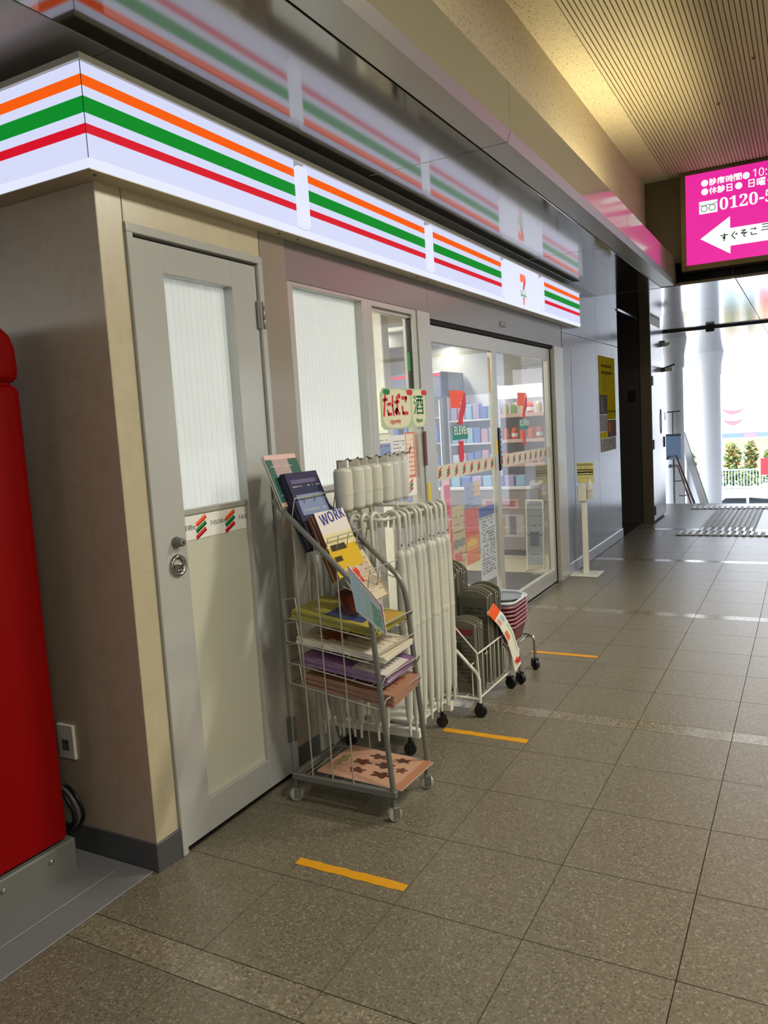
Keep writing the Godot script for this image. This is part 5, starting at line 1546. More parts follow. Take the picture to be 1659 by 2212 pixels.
	stack_of("magazine", "purple magazine with black and white print on the third wire shelf", "magazine", Vector3(-1.52, 0.525, zc), Vector3(0.36, 0.006, 0.25), 6, printed(128, 96, Color(0.48, 0.34, 0.52), [[0.6, 0.2, 0.4, 0.8, Color(0.8, 0.78, 0.74)], [0.0, 0.75, 0.5, 0.25, Color(0.6, 0.42, 0.6)], [0.4, 0.55, 0.2, 0.2, Color(0.7, 0.66, 0.3)]], 53, 7), flat, mat("purple_edge", Color(0.58, 0.46, 0.6), 0.6), "purple magazines")
	stack_of("leaflet", "salmon pink leaflet stacked on the lowest wire shelf", "leaflet", Vector3(-1.51, 0.444, zc - 0.005), Vector3(0.37, 0.005, 0.26), 9, printed(192, 144, Color(0.62, 0.46, 0.37), [[0.2, 0.1, 0.5, 0.35, Color(0.5, 0.32, 0.24), 1], [0.35, 0.45, 0.3, 0.3, Color(0.3, 0.17, 0.13), 1], [0.72, 0.1, 0.22, 0.6, Color(0.58, 0.36, 0.27), 1]], 54, 6, Color(0.35, 0.15, 0.12)), Basis(Vector3(0, 0, 1), -0.15) * Basis(Vector3.UP, 0.08), mat("pink_edge", Color(0.64, 0.5, 0.43), 0.6), "salmon leaflets")
	stack_of("leaflet", "single salmon leaflet with brown pictures on the rack base", "leaflet", Vector3(-1.475, 0.119, zc - 0.01), Vector3(0.37, 0.004, 0.26), 1, printed(256, 192, Color(0.72, 0.56, 0.46), [[0.3, 0.1, 0.24, 0.2, Color(0.34, 0.2, 0.15), 1], [0.6, 0.08, 0.2, 0.18, Color(0.36, 0.22, 0.16), 1], [0.2, 0.34, 0.24, 0.22, Color(0.36, 0.21, 0.15), 1], [0.46, 0.32, 0.26, 0.22, Color(0.3, 0.17, 0.13), 1], [0.26, 0.62, 0.22, 0.2, Color(0.36, 0.2, 0.15), 1], [0.52, 0.6, 0.26, 0.22, Color(0.33, 0.18, 0.13), 1], [0.72, 0.36, 0.14, 0.2, Color(0.4, 0.25, 0.18), 1], [0.9, 0.0, 0.1, 1.0, Color(0.66, 0.45, 0.35)], [0.03, 0.3, 0.14, 0.4, Color(0.5, 0.46, 0.3), 1]], 55, 0), Basis(Vector3.UP, -0.03) * Basis(Vector3(0, 0, 1), -0.03), M.paper)

	# leaning booklets in the pockets: local y is the cover's normal, -z is up the page
	var lean := func(a: float) -> Basis:
		return Basis(Vector3(0, 0, -1), Vector3(cos(a), sin(a), 0), Vector3(sin(a), -cos(a), 0))
	var L: Basis = lean.call(0.38)
	stack_of("booklet", "green booklet with pink lettering at the top of the rack", "booklet", Vector3(-1.755, 1.235, -2.44), Vector3(0.20, 0.006, 0.21), 3, printed(64, 64, Color(0.24, 0.4, 0.36), [[0, 0, 1, 0.1, Color(0.85, 0.72, 0.7)], [0.2, 0.1, 0.5, 0.35, Color(0.7, 0.62, 0.62)], [0.25, 0.45, 0.5, 0.25, Color(0.75, 0.35, 0.45)], [0, 0.92, 1, 0.08, Color(0.8, 0.66, 0.6)]], 56, 3, Color(0.85, 0.75, 0.75)), L, M.paper, "green booklets")
	stack_of("brochure", "dark blue brochure with pale lettering leaning in the upper pocket", "brochure", Vector3(-1.70, 1.115, -2.472), Vector3(0.21, 0.012, 0.297), 4, printed(96, 128, Color(0.2, 0.21, 0.32), [[0.1, 0.3, 0.85, 0.28, Color(0.5, 0.56, 0.7)], [0.5, 0.62, 0.45, 0.16, Color(0.6, 0.48, 0.38)], [0.05, 0.66, 0.4, 0.16, Color(0.42, 0.38, 0.46)], [0.1, 0.1, 0.8, 0.06, Color(0.4, 0.38, 0.5)], [0, 0.86, 1, 0.14, Color(0.12, 0.12, 0.22)]], 57, 5, Color(0.75, 0.75, 0.66)), L, mat("navy_edge", Color(0.1, 0.1, 0.2), 0.5), "dark blue brochures")
	stack_of("work_magazine", "yellow and white job magazine with blue capitals in the middle pocket", "magazine", Vector3(-1.585, 0.985, -2.475), Vector3(0.2, 0.014, 0.255), 3, printed(96, 128, Color(0.84, 0.8, 0.62), [[0, 0, 1, 0.35, Color(0.84, 0.82, 0.8)], [0, 0.55, 1, 0.45, Color(0.8, 0.66, 0.16)], [0.1, 0.52, 0.5, 0.1, Color(0.25, 0.22, 0.15)], [0.1, 0.7, 0.25, 0.08, Color(0.25, 0.2, 0.1)]], 58, 0), L, mat("maroon_edge", Color(0.36, 0.16, 0.12), 0.5), "job magazines")
	var wm: Node3D = get_node("work_magazine_002")
	var tl := lettering("lettering", "WORK", "Droid Sans", 0.042, Vector3(-0.075, 0.0072, -0.058), Basis(Vector3(1, 0, 0), Vector3(0, 0, -1), Vector3(0, 1, 0)) * Basis(Vector3(0, 0, 1), 0.12), M.blue_ink, wm, true)
	tl.scale *= 1.0
	var L2: Basis = lean.call(0.55)
	stack_of("booklet", "cream booklet with a red mark in the lowest pocket", "booklet", Vector3(-1.50, 0.855, -2.515), Vector3(0.19, 0.01, 0.2), 2, printed(64, 64, Color(0.78, 0.72, 0.62), [[0.05, 0.3, 0.4, 0.3, Color(0.8, 0.2, 0.12)], [0.5, 0.2, 0.4, 0.6, Color(0.72, 0.66, 0.58)]], 59, 7, Color(0.45, 0.35, 0.3)), L2, M.paper, "cream booklets")
	# dark picture magazine behind the yellow stack
	stack_of("magazine", "brown magazine with a red photo leaning behind the yellow stack", "magazine", Vector3(-1.53, 0.745, -2.53), Vector3(0.19, 0.008, 0.16), 1, printed(64, 64, Color(0.36, 0.18, 0.1), [[0.2, 0.2, 0.6, 0.5, Color(0.62, 0.22, 0.1)], [0.1, 0.7, 0.3, 0.2, Color(0.7, 0.5, 0.2)]], 60, 0), L, M.maroon_edge)
	# laminated price card hung on the near side
	var pc := thing("price_card", "laminated blue green price card hung on the magazine rack", "card")
	var cb := MB.new()
	var q := [Vector3(-1.415, 0.955, -2.29), Vector3(-1.262, 0.826, -2.25), Vector3(-1.252, 0.722, -2.25), Vector3(-1.39, 0.79, -2.29)]
	cb.quad(q[3], q[2], q[1], q[0])
	var th := Vector3(0, 0, -0.003)
	cb.quad(q[0] + th, q[1] + th, q[2] + th, q[3] + th)
	for k in 4:
		cb.quad(q[k], q[(k + 1) % 4], q[(k + 1) % 4] + th, q[k] + th)
	obj("sheet", cb, printed(96, 96, Color(0.88, 0.94, 0.96), [[0, 0, 1, 0.08, Color(0.92, 0.78, 0.78)], [0.05, 0.1, 0.3, 0.85, Color(0.76, 0.9, 0.97)], [0.62, 0.25, 0.3, 0.65, Color(0.5, 0.74, 0.62)], [0.36, 0.15, 0.25, 0.75, Color(0.76, 0.9, 0.88)], [0.94, 0, 0.06, 1, Color(0.85, 0.6, 0.6)]], 61, 14, Color(0.86, 0.92, 0.96)), pc)
	obj("hanging_tab", MB.new().tube([Vector3(-1.36, 0.89, -2.277), Vector3(-1.395, 0.85, -2.348)], 0.003, 6), M.wire, pc)


# ======================================================================= umbrellas
func build_umbrella_rack() -> void:
	var t := thing("umbrella_rack", "white umbrella rack on black casters behind the magazine rack", "rack")
	var b := MB.new()
	for z in [-2.89, -3.23]:
		b.cbox(Vector3(-1.69, 0.105, z), Vector3(0.44, 0.04, 0.03), 0.003)
	b.cbox(Vector3(-1.78, 0.105, -3.06), Vector3(0.03, 0.03, 0.34), 0.003)
	obj("base_frame", b, M.white_paint, t)
	for z in [-2.89, -3.23]:
		obj("upright", MB.new().cbox(Vector3(-1.70, 0.585, z), Vector3(0.022, 0.95, 0.022), 0.003), M.white_paint, t)
		obj("upright", MB.new().tube([Vector3(-1.70, 1.05, z), Vector3(-1.70, 1.29, z), Vector3(-1.63, 1.30, z)], 0.006, 8), M.white_paint, t)
	var loop := rounded(0.36, 0.58, 0.05)
	var lp := []
	for p in loop:
		lp.append(Vector3(-1.655 + p.x, 1.055, -2.99 + p.y))
	obj("rail", MB.new().tube(lp, 0.007, 8, true), M.white_paint, t)
	obj("rail_arm", MB.new().tube([Vector3(-1.83, 1.055, -2.89), Vector3(-1.48, 1.055, -2.89)], 0.006, 8), M.white_paint, t)
	obj("rail_arm", MB.new().tube([Vector3(-1.83, 1.055, -3.23), Vector3(-1.48, 1.055, -3.23)], 0.006, 8), M.white_paint, t)
	obj("tray", MB.new().cbox(Vector3(-1.655, 0.14, -3.06), Vector3(0.34, 0.012, 0.3), 0.003), M.white_paint, t)
	# dark hook wire
	var hw := [Vector3(-1.62, 1.27, -2.60), Vector3(-1.62, 1.30, -2.60)]
	for k in 7:
		var z := -2.66 - 0.08 * k
		hw.append(Vector3(-1.62, 1.298, z))
		hw.append(Vector3(-1.62, 1.305, z - 0.02))
		hw.append(Vector3(-1.62, 1.296, z - 0.03))
	hw.append(Vector3(-1.62, 1.30, -3.23))
	hw.append(Vector3(-1.62, 1.325, -3.25))
	obj("hook_wire", MB.new().tube(hw, 0.0035, 6), M.dark_steel, t)
	for p in [Vector3(-1.885, 0, -2.89), Vector3(-1.525, 0, -2.89), Vector3(-1.525, 0, -3.23), Vector3(-1.885, 0, -3.23)]:
		if p.x > -1.8:
			caster(t, p, M.black_rubber, M.black_plastic, 0.027, 0.7)
		else:
			caster(t, p + Vector3(0.06, 0, 0), M.black_rubber, M.black_plastic, 0.027, 0.3)

	# one umbrella: the rail passes through the origin, the shaft hangs on the +x side
	var proto: Node3D = null
	var spots := []
	for k in 10:
		spots.append([Vector3(-1.475, 1.062, -2.75 - 0.051 * k - 0.006 * sin(k * 2.7)), 0.0, 0])
	for k in 7:
		spots.append([Vector3(-1.80 + 0.046 * k, 1.062, -2.70), PI * 0.5 * -1.0, 1])
	for k in 5:
		spots.append([Vector3(-1.835, 1.062, -2.80 - 0.09 * k), PI, 2])
	var lab := ["white umbrella on the aisle side of its rack, %s from the magazine rack", "white umbrella on the near side of its rack, %s from the wall", "white umbrella on the wall side of its rack, %s from the staff door"]
	var seq := [0, 0, 0]
	var rng := RandomNumberGenerator.new()
	rng.seed = 9
	for s in spots:
		var at: Vector3 = s[0] + Vector3(0, rng.randf_range(-0.006, 0.004), 0)
		if proto == null:
			proto = umbrella(lab[0] % ORD[0], at)
			proto.rotation.y = s[1]
		else:
			copy_of(proto, at, lab[s[2]] % ORD[seq[s[2]]], s[1] + rng.randf_range(-0.16, 0.16)).rotation.x = rng.randf_range(-0.025, 0.025)
		seq[s[2]] += 1

	# upper tier: white pouches, the last ones in clear wrap
	var pouch: Node3D = null
	for k in 7:
		var at := Vector3(-1.615 + 0.006 * sin(k * 2.0), 1.285, -2.625 - 0.083 * k)
		if pouch == null:
			pouch = thing("rain_pouch", "white rolled pouch hanging above the umbrellas, first from the staff door", "pouch", at, "white pouches above the umbrellas")
			var mb := MB.new()
			mb.lathe([Vector2(0, -0.19), Vector2(0.026, -0.186), Vector2(0.032, -0.17), Vector2(0.034, -0.09), Vector2(0.034, -0.03), Vector2(0.029, -0.018), Vector2(0.012, -0.012)], Vector3.ZERO, 18, Basis(), 1.15, 1.0)
			obj("body", mb, M.umbrella_white, pouch)
			obj("header_card", MB.new().cbox(Vector3(0, 0.0, 0), Vector3(0.05, 0.032, 0.003), 0.001), M.paper, pouch)
			obj("strap", MB.new().lathe([Vector2(0.0342, -0.12), Vector2(0.0346, -0.11), Vector2(0.0342, -0.10)], Vector3.ZERO, 18, Basis(), 1.15, 1.0), M.umbrella_white, pouch)
		else:
			var c := copy_of(pouch, at, "white rolled pouch hanging above the umbrellas, %s from the staff door" % ORD[k], 0.2 * sin(k * 3.1))
			if k >= 5:
				c.set_meta("label", "white pouch in shiny clear wrap at the %s of the hook wire" % ("end" if k == 6 else "second last place"))
				var w := MB.new()
				for i in 12:
					var a0 := TAU * i / 12.0
					var a1 := TAU * (i + 1) / 12.0
					var r0 := 0.041 + 0.004 * (i % 2)
					var r1 := 0.041 + 0.004 * ((i + 1) % 2)
					for j in 6:
						var y0 := -0.2 + 0.034 * j
						var y1 := y0 + 0.034
						w.quad(Vector3(r0 * cos(a0), y0, -r0 * sin(a0)), Vector3(r1 * cos(a1), y0, -r1 * sin(a1)), Vector3(r1 * cos(a1), y1, -r1 * sin(a1)), Vector3(r0 * cos(a0), y1, -r0 * sin(a0)))
				obj("clear_wrap", w, M.clear_wrap, c)


func umbrella(label: String, at: Vector3) -> Node3D:
	var u := thing("umbrella", label, "umbrella", at, "white umbrellas hanging on the rack")
	var r := 0.03
	var pts := []
	pts.append(Vector3(-r, -0.045, 0))
	for k in 9:
		var a := PI - PI * k / 8.0
		pts.append(Vector3(r * cos(a), r * sin(a) - 0.012, 0))
	pts.append(Vector3(r, -0.08, 0))
	pts.append(Vector3(r, -0.17, 0))
	obj("handle", MB.new().tube(pts, 0.0085, 10), M.umbrella_white, u)
	# folded canopy with pleats
	var prof := [[-0.15, 0.012], [-0.175, 0.015], [-0.24, 0.0185], [-0.4, 0.02], [-0.55, 0.0185], [-0.7, 0.016], [-0.8, 0.013], [-0.855, 0.009]]
	var mb := MB.new()
	var n := 16
	for k in prof.size() - 1:
		for i in n:
			var c := []
			var nn := []
			for q in [[k + 1, i], [k + 1, i + 1], [k, i + 1], [k, i]]:
				var a: float = TAU * q[1] / n + q[0] * 0.22
				var rad: float = prof[q[0]][1] * (1.0 + (0.16 if int(q[1]) % 2 == 0 else -0.1))
				c.append(Vector3(r + rad * cos(a), prof[q[0]][0], -rad * sin(a)))
				nn.append(Vector3(cos(a), 0, -sin(a)))
			mb.squad(c[0], c[1], c[2], c[3], nn[0], nn[1], nn[2], nn[3])
	obj("canopy", mb, M.umbrella_white, u)
	obj("strap", MB.new().lathe([Vector2(0.0205, -0.47), Vector2(0.0225, -0.462), Vector2(0.0225, -0.448), Vector2(0.0205, -0.44)], Vector3(r, 0, 0), 14), M.umbrella_white, u)
	obj("collar", MB.new().lathe([Vector2(0.009, -0.172), Vector2(0.015, -0.168), Vector2(0.016, -0.15), Vector2(0.01, -0.138)], Vector3(r, 0, 0), 14), M.white_paint, u)
	obj("ferrule", MB.new().lathe([Vector2(0.0, -0.915), Vector2(0.005, -0.912), Vector2(0.0065, -0.86), Vector2(0.009, -0.85)], Vector3(r, 0, 0), 10), M.white_paint, u)
	obj("button", MB.new().lathe([Vector2(0.005, 0.0), Vector2(0.005, 0.003), Vector2(0.0, 0.0035)], Vector3(r + 0.0085, -0.118, 0), 8, Basis(Vector3(0, 0, 1), Vector3(1, 0, 0), Vector3(0, 1, 0))), M.black_plastic, u)
	# clear sleeve
	var w := MB.new()
	for k in 3:
		var y0 := -0.05 - 0.06 * k
		var y1 := y0 - 0.06
		for i in 10:
			var a0 := TAU * i / 10.0
			var a1 := TAU * (i + 1) / 10.0
			var r0 := 0.021 + 0.003 * sin(i * 2.1 + k)
			var r1 := 0.021 + 0.003 * sin((i + 1) % 10 * 2.1 + k)
			w.quad(Vector3(r + r0 * cos(a0), y1, -r0 * sin(a0)), Vector3(r + r1 * cos(a1), y1, -r1 * sin(a1)), Vector3(r + r1 * cos(a1), y0, -r1 * sin(a1)), Vector3(r + r0 * cos(a0), y0, -r0 * sin(a0)))
	obj("clear_sleeve", w, M.clear_wrap, u)
	return u


# ======================================================================= newspapers
func build_newspaper_rack() -> void:
	var t := thing("newspaper_rack", "white wire newspaper rack on black casters by the glass doors", "rack")
	var za := -3.405
	var zb := -3.845
	for z in [za, zb]:
		obj("side_tube", MB.new().tube([Vector3(-1.40, 0.07, z), Vector3(-1.40, 0.185, z), Vector3(-1.41, 0.215, z), Vector3(-1.62, 0.43, z), Vector3(-1.80, 0.62, z), Vector3(-1.80, 0.07, z)], 0.0085, 8), M.white_paint, t)
		obj("side_rod", MB.new().tube([Vector3(-1.40, 0.2, z), Vector3(-1.405, 0.315, z), Vector3(-1.6, 0.53, z), Vector3(-1.80, 0.75, z), Vector3(-1.80, 0.6, z)], 0.004, 6), M.white_paint, t)
		obj("foot_tube", MB.new().tube([Vector3(-1.40, 0.088, z), Vector3(-1.80, 0.088, z)], 0.0085, 8), M.white_paint, t)
	for y in [0.095, 0.315]:
		obj("front_rod", MB.new().tube([Vector3(-1.40, y, za), Vector3(-1.40, y, zb)], 0.0045, 6), M.white_paint, t)
	obj("back_rod", MB.new().tube([Vector3(-1.80, 0.75, za), Vector3(-1.80, 0.75, zb)], 0.0045, 6), M.white_paint, t)
	for k in 7:
		var z := lerpf(za, zb, (k + 1) / 8.0)
		obj("wire", MB.new().tube([Vector3(-1.40, 0.315, z), Vector3(-1.40, 0.095, z), Vector3(-1.79, 0.095, z)], 0.0024, 6), M.white_paint, t)
	for k in 4:
		var x := -1.47 - 0.085 * k
		obj("wire", MB.new().tube([Vector3(x, 0.097, za), Vector3(x, 0.097, zb)], 0.0024, 6), M.white_paint, t)
		obj("slot_wire", MB.new().tube([Vector3(x + 0.035, 0.1, za), Vector3(x + 0.035, 0.26 + 0.1 * k, za), Vector3(x + 0.035, 0.26 + 0.1 * k, zb), Vector3(x + 0.035, 0.1, zb)], 0.003, 6), M.white_paint, t)
	for p in [Vector3(-1.40, 0, za), Vector3(-1.40, 0, zb), Vector3(-1.80, 0, za), Vector3(-1.80, 0, zb)]:
		caster(t, p + Vector3(0.0, 0, 0), M.black_rubber, M.black_plastic, 0.031, 0.5 + p.z)
	# folded newspapers: inverted U, fold uppermost
	var prints := []
	var inks := [Color(0.42, 0.41, 0.36), Color(0.36, 0.36, 0.31), Color(0.45, 0.44, 0.39)]
	for k in 3:
		prints.append(printed(128, 96, inks[k], [[0.1, 0.12, 0.35, 0.3, Color(0.3, 0.3, 0.28)], [0.55, 0.45, 0.35, 0.35, Color(0.36, 0.36, 0.33)]], 70 + k, 14, Color(0.2, 0.2, 0.19)))
	var red_print := printed(128, 96, Color(0.4, 0.39, 0.34), [[0.08, 0.05, 0.86, 0.1, Color(0.5, 0.2, 0.22)], [0.08, 0.3, 0.4, 0.35, Color(0.28, 0.3, 0.2)]], 75, 12, Color(0.2, 0.2, 0.19))
	var rng := RandomNumberGenerator.new()
	rng.seed = 15
	# bundles: [outer x, inner x, first z, count, bottom, top, words]
	var bundles := [
		[-1.42, -1.565, -3.432, 12, 0.1, 0.47, "front"],
		[-1.42, -1.575, -3.62, 18, 0.1, 0.585, "far front"],
		[-1.60, -1.72, -3.60, 18, 0.16, 0.70, "middle"],
		[-1.745, -1.865, -3.60, 16, 0.22, 0.84, "rear"],
		[-1.59, -1.72, -3.432, 12, 0.16, 0.6, "near inner"],
	]
	for bi in bundles.size():
		var b: Array = bundles[bi]
		var w: float = absf(b[0] - b[1])
		var h: float = b[5] - b[4]
		var layers := []
		for q in 3:
			var mb := MB.new()
			var r := 0.0046 - 0.0016 * q
			var sec := [Vector3(r, 0.0, 0)]
			for i in 7:
				var a := PI * i / 6.0
				sec.append(Vector3(r * cos(a), h - 0.004 * q + (r + 0.004) * sin(a) - 0.006, 0))
			sec.append(Vector3(-r, 0.01, 0))
			var z0 := w * 0.5 - 0.003 + 0.0025 * q
			for i in sec.size() - 1:
				for s in 6:
					var u0 := s / 6.0
					var u1 := (s + 1) / 6.0
					var at := func(p: Vector3, u: float) -> Vector3:
						return Vector3(p.x, p.y * (1.0 - 0.05 * (2.0 * u - 1.0) * (2.0 * u - 1.0) - 0.02 * u), lerpf(z0, -z0, u))
					mb.quad(at.call(sec[i], u0), at.call(sec[i], u1), at.call(sec[i + 1], u1), at.call(sec[i + 1], u0))
			layers.append(mb.mesh())
		for k in b[3]:
			var o := thing("newspaper", "folded newspaper, %s from the viewer in the %s bundle of the white wire rack" % [ORD[k], b[6]], "newspaper", Vector3((b[0] + b[1]) * 0.5 + rng.randf_range(-0.006, 0.006), b[4], b[2] - 0.0102 * k - 0.006), "folded newspapers")
			o.rotation = Vector3(0, -PI * 0.5 + rng.randf_range(-0.02, 0.02), 0)
			o.scale.y = rng.randf_range(0.93, 1.03) * (1.0 - (0.08 if k % 7 == 6 else 0.0))
			obj("outer_sheet", layers[0], M.newsprint, o)
			obj("middle_sheet", layers[1], M.paper, o)
			obj("inner_sheet", layers[2], M.newsprint, o)
			if k == 0:
				obj("printed_page", MB.new().box(Vector3(0.0052, h * 0.48, 0), Vector3(0.0008, h * 0.86, w - 0.012)), red_print if bi == 0 else prints[bi % 3], o)
	# long price strip hung over the front corner
	var ps := thing("price_strip", "long white price strip with an orange heading on the newspaper rack", "price strip")
	var pm := printed(48, 160, Color(0.86, 0.86, 0.8), [[0, 0, 1, 0.16, Color(0.9, 0.36, 0.16)], [0.1, 0.19, 0.35, 0.1, Color(0.85, 0.6, 0.55)], [0.55, 0.2, 0.3, 0.1, Color(0.6, 0.72, 0.82)], [0.1, 0.4, 0.4, 0.12, Color(0.85, 0.45, 0.3)], [0.75, 0.35, 0.1, 0.4, Color(0.45, 0.68, 0.5)], [0.2, 0.82, 0.5, 0.07, Color(0.88, 0.36, 0.25)]], 81, 0)
	var top := [Vector3(-1.40, 0.475, -3.555), Vector3(-1.385, 0.39, -3.66), Vector3(-1.372, 0.29, -3.74), Vector3(-1.365, 0.18, -3.79), Vector3(-1.362, 0.1, -3.81)]
	var sb := MB.new()
	for k in 4:
		var a: Vector3 = top[k]
		var b: Vector3 = top[k + 1]
		var wv := Vector3(0.0, 0.035, -0.085).lerp(Vector3(0.0, 0.02, -0.1), k / 4.0)
		var wn := Vector3(0.0, 0.035, -0.085).lerp(Vector3(0.0, 0.02, -0.1), (k + 1) / 4.0)
		var at := sb.v.size()
		sb.quad(b, b + wn, a + wv, a)
		for i in 4:
			sb.u[at + i] = Vector2(sb.u[at + i].x, (k + sb.u[at + i].y) / 4.0)
		var th := Vector3(-0.002, 0, 0)
		sb.quad(a + th, a + wv + th, b + wn + th, b + th)
		sb.quad(a, a + th, b + th, b)
		sb.quad(b + wn, b + wn + th, a + wv + th, a + wv)
	obj("strip", sb, pm, ps)
	lettering("lettering", "160", "Droid Sans", 0.03, Vector3(-1.3615, 0.118, -3.835), Basis(Vector3(0, 0.15, -1).normalized(), Vector3(0, 1, 0.15).normalized(), Vector3(1, 0, 0)), M.red, ps, true)
	obj("clip", MB.new().cbox(Vector3(-1.405, 0.47, -3.59), Vector3(0.012, 0.02, 0.04), 0.002), M.white_plastic, ps)


# ======================================================================= baskets
func build_baskets() -> void:
	var t := thing("basket_stand", "chrome basket stand on black casters beside the glass doors", "stand")
	for x in [-1.375, -1.65]:
		for z in [-3.93, -4.19]:
			obj("leg", MB.new().tube([Vector3(x, 0.07, z), Vector3(x, 0.17, z), Vector3(x + (-0.012 if x > -1.5 else 0.012), 0.192, z), Vector3(x + (-0.04 if x > -1.5 else 0.04), 0.197, z)], 0.009, 10), M.chrome, t)
			caster(t, Vector3(x, 0, z), M.black_rubber, M.black_plastic, 0.03, 0.4 + z)
	var r := MB.new()
	r.tube([Vector3(-1.41, 0.197, -3.92), Vector3(-1.41, 0.197, -4.2), Vector3(-1.62, 0.197, -4.2), Vector3(-1.62, 0.197, -3.92)], 0.007, 8, true)
	for k in 4:
		r.tube([Vector3(-1.41 - 0.042 * (k + 1), 0.197, -3.92), Vector3(-1.41 - 0.042 * (k + 1), 0.197, -4.2)], 0.003, 6)
	obj("tray_frame", r, M.chrome, t)
	# nested baskets
	var bm := mat("basket_red", Color(0.4, 0.17, 0.2), 0.4)
	var bw := mat("basket_grey", Color(0.74, 0.77, 0.8), 0.35)
	for k in 7:
		var last := k == 6
		var b := thing("shopping_basket", "pale grey shopping basket on top of the red stack" if last else "dark red shopping basket, %s from the bottom of the stack on the chrome stand" % ORD[k], "basket", Vector3(-1.51, 0.205 + 0.0225 * k, -4.06), "nested shopping baskets")
		var mb := MB.new()
		var w := 0.205
		var d := 0.28
		var lv := [[0.0, 0.022], [0.075, 0.005], [0.095, 0.0]]
		var rings := []
		for l in lv:
			var ring := []
			for p in rounded(w - 2 * l[1], d - 2 * l[1], 0.05, 5):
				ring.append(Vector3(p.x, l[0], -p.y))
			rings.append(ring)
		var n: int = rings[0].size()
		for i in 2:
			for j in n:
				var j2 := (j + 1) % n
				mb.quad(rings[i][j], rings[i][j2], rings[i + 1][j2], rings[i + 1][j])
				mb.quad(rings[i + 1][j] * 0.985, rings[i + 1][j2] * 0.985, rings[i][j2] * 0.985, rings[i][j] * 0.985)
		for j in range(1, n - 1):
			mb.tri(rings[0][0], rings[0][j + 1], rings[0][j])
			mb.tri(rings[0][0] + Vector3(0, 0.003, 0), rings[0][j] + Vector3(0, 0.003, 0), rings[0][j + 1] + Vector3(0, 0.003, 0))
		obj("tub", mb, bw if last else bm, b)
		var rim := []
		for p in rounded(w + 0.01, d + 0.01, 0.055, 5):
			rim.append(Vector3(p.x, 0.096, -p.y))
		obj("rim", MB.new().tube(rim, 0.007, 8, true), bw if last else mat("basket_rim", Color(0.6, 0.38, 0.42), 0.35) if k == 0 else M.basket_rim, b)
		if last:
			for s in [-1, 1]:
				obj("handle", MB.new().tube([Vector3(0.1, 0.1, s * 0.03), Vector3(0.098, 0.107, s * 0.09), Vector3(0.04, 0.109, s * 0.135), Vector3(-0.04, 0.109, s * 0.135), Vector3(-0.098, 0.107, s * 0.09), Vector3(-0.1, 0.1, s * 0.03)], 0.006, 8), M.black_plastic if s > 0 else bw, b)


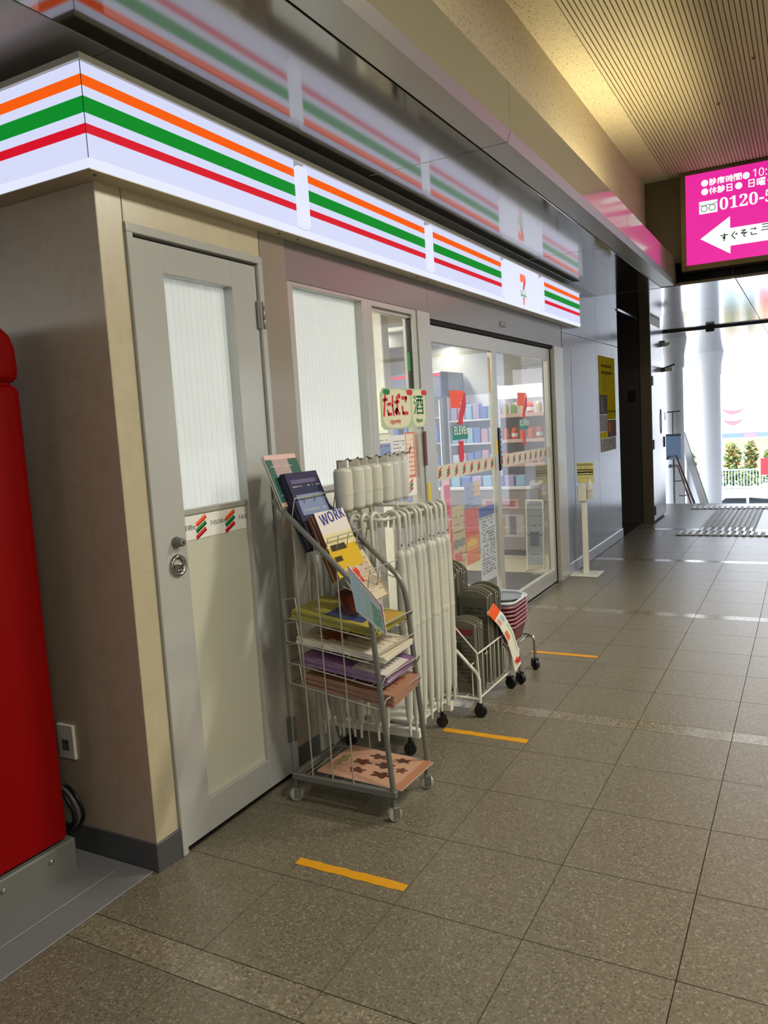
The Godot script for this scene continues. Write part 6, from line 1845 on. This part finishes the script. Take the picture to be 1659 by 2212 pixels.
# ======================================================================= the rest
func build_small_things() -> void:
	var s := thing("sanitizer_stand", "white sanitizer stand with a yellow notice on the glossy wall side", "stand", Vector3(-1.768, 0, -6.93))
	obj("base_plate", MB.new().cbb(Vector3(-0.12, 0, -0.13), Vector3(0.13, 0.012, 0.12), 0.003), M.white_paint, s)
	obj("pole", MB.new().cbb(Vector3(-0.02, 0.012, -0.02), Vector3(0.025, 0.68, 0.02), 0.003), M.white_paint, s)
	obj("holder", MB.new().cbb(Vector3(-0.05, 0.66, -0.035), Vector3(0.03, 0.80, 0.04), 0.008), M.white_plastic, s)
	obj("cage", MB.new().tube([Vector3(0.03, 0.68, 0.04), Vector3(0.085, 0.68, 0.04), Vector3(0.085, 0.68, -0.04), Vector3(0.03, 0.68, -0.04)], 0.003, 6).tube([Vector3(0.03, 0.77, 0.04), Vector3(0.085, 0.77, 0.04), Vector3(0.085, 0.77, -0.04), Vector3(0.03, 0.77, -0.04)], 0.003, 6).tube([Vector3(0.085, 0.68, 0.04), Vector3(0.085, 0.77, 0.04)], 0.003, 6), M.white_paint, s)
	var bt := obj("bottle", MB.new().lathe([Vector2(0, 0.68), Vector2(0.026, 0.68), Vector2(0.026, 0.8), Vector2(0.02, 0.83), Vector2(0.009, 0.845), Vector2(0.009, 0.87)], Vector3(0.056, 0, 0), 16), M.white_plastic, s)
	obj("pump", MB.new().tube([Vector3(0.056, 0.865, 0), Vector3(0.056, 0.89, 0), Vector3(0.09, 0.885, 0)], 0.006, 8), M.white_plastic, bt)
	var nt := obj("notice", MB.new().cbox(Vector3(0.02, 0.915, 0.0), Vector3(0.145, 0.18, 0.006), 0.001), printed(48, 64, Color(0.8, 0.78, 0.5), [[0.02, 0.05, 0.96, 0.12, Color(0.6, 0.58, 0.35)], [0, 0.34, 1, 0.05, Color(0.12, 0.12, 0.1)], [0, 0.45, 1, 0.07, Color(0.12, 0.12, 0.1)], [0, 0.58, 1, 0.04, Color(0.15, 0.15, 0.12)]], 91, 3), s)
	obj("clip", MB.new().cbox(Vector3(0.0, 0.82, -0.003), Vector3(0.03, 0.05, 0.008), 0.002), M.white_paint, nt)
	# posters on the glossy wall
	var defs := [
		[1.62, 2.02, -8.2, -8.92, printed(96, 64, Color(0.66, 0.58, 0.05), [[0.55, 0.1, 0.08, 0.7, Color(0.35, 0.32, 0.1)], [0.72, 0.1, 0.08, 0.7, Color(0.4, 0.36, 0.1)], [0.08, 0.15, 0.4, 0.3, Color(0.6, 0.54, 0.12)]], 92, 6, Color(0.3, 0.28, 0.1)), "yellow poster at the top of the glossy wall group"],
		[1.42, 1.62, -8.2, -8.52, printed(48, 48, Color(0.35, 0.34, 0.3), [[0.1, 0.1, 0.8, 0.3, Color(0.45, 0.45, 0.42)]], 93, 4, Color(0.6, 0.6, 0.55)), "dark photo poster below the yellow one"],
		[1.36, 1.62, -8.53, -8.92, printed(48, 48, Color(0.64, 0.56, 0.05), [[0.3, 0, 0.1, 1, Color(0.4, 0.36, 0.1)]], 94, 3, Color(0.3, 0.28, 0.1)), "yellow poster strip beside the dark photo poster"],
		[1.24, 1.415, -8.2, -8.5, printed(48, 48, Color(0.6, 0.58, 0.56), [], 95, 4), "grey poster in the middle of the wall group"],
		[1.17, 1.355, -8.51, -8.92, printed(48, 48, Color(0.42, 0.34, 0.32), [[0.3, 0.1, 0.6, 0.3, Color(0.7, 0.42, 0.25)]], 96, 2), "brown and orange poster in the wall group"],
		[1.17, 1.235, -8.2, -8.5, printed(48, 24, Color(0.76, 0.68, 0.14), [], 97, 1), "small yellow label below the grey poster"],
		[1.03, 1.165, -8.21, -8.9, printed(96, 32, Color(0.62, 0.6, 0.58), [[0.5, 0.1, 0.02, 0.8, Color(0.4, 0.4, 0.4)]], 98, 6), "grey text sheet at the bottom of the wall group"],
	]
	for d in defs:
		var o := obj("poster", MB.new().cbb(Vector3(XW, d[0], d[2]), Vector3(XW + 0.006, d[1], d[3]), 0.0008), d[4])
		d[4].roughness = 0.9
		d[4].metallic_specular = 0.05
		tag(o, d[5], "poster", "posters on the glossy wall")
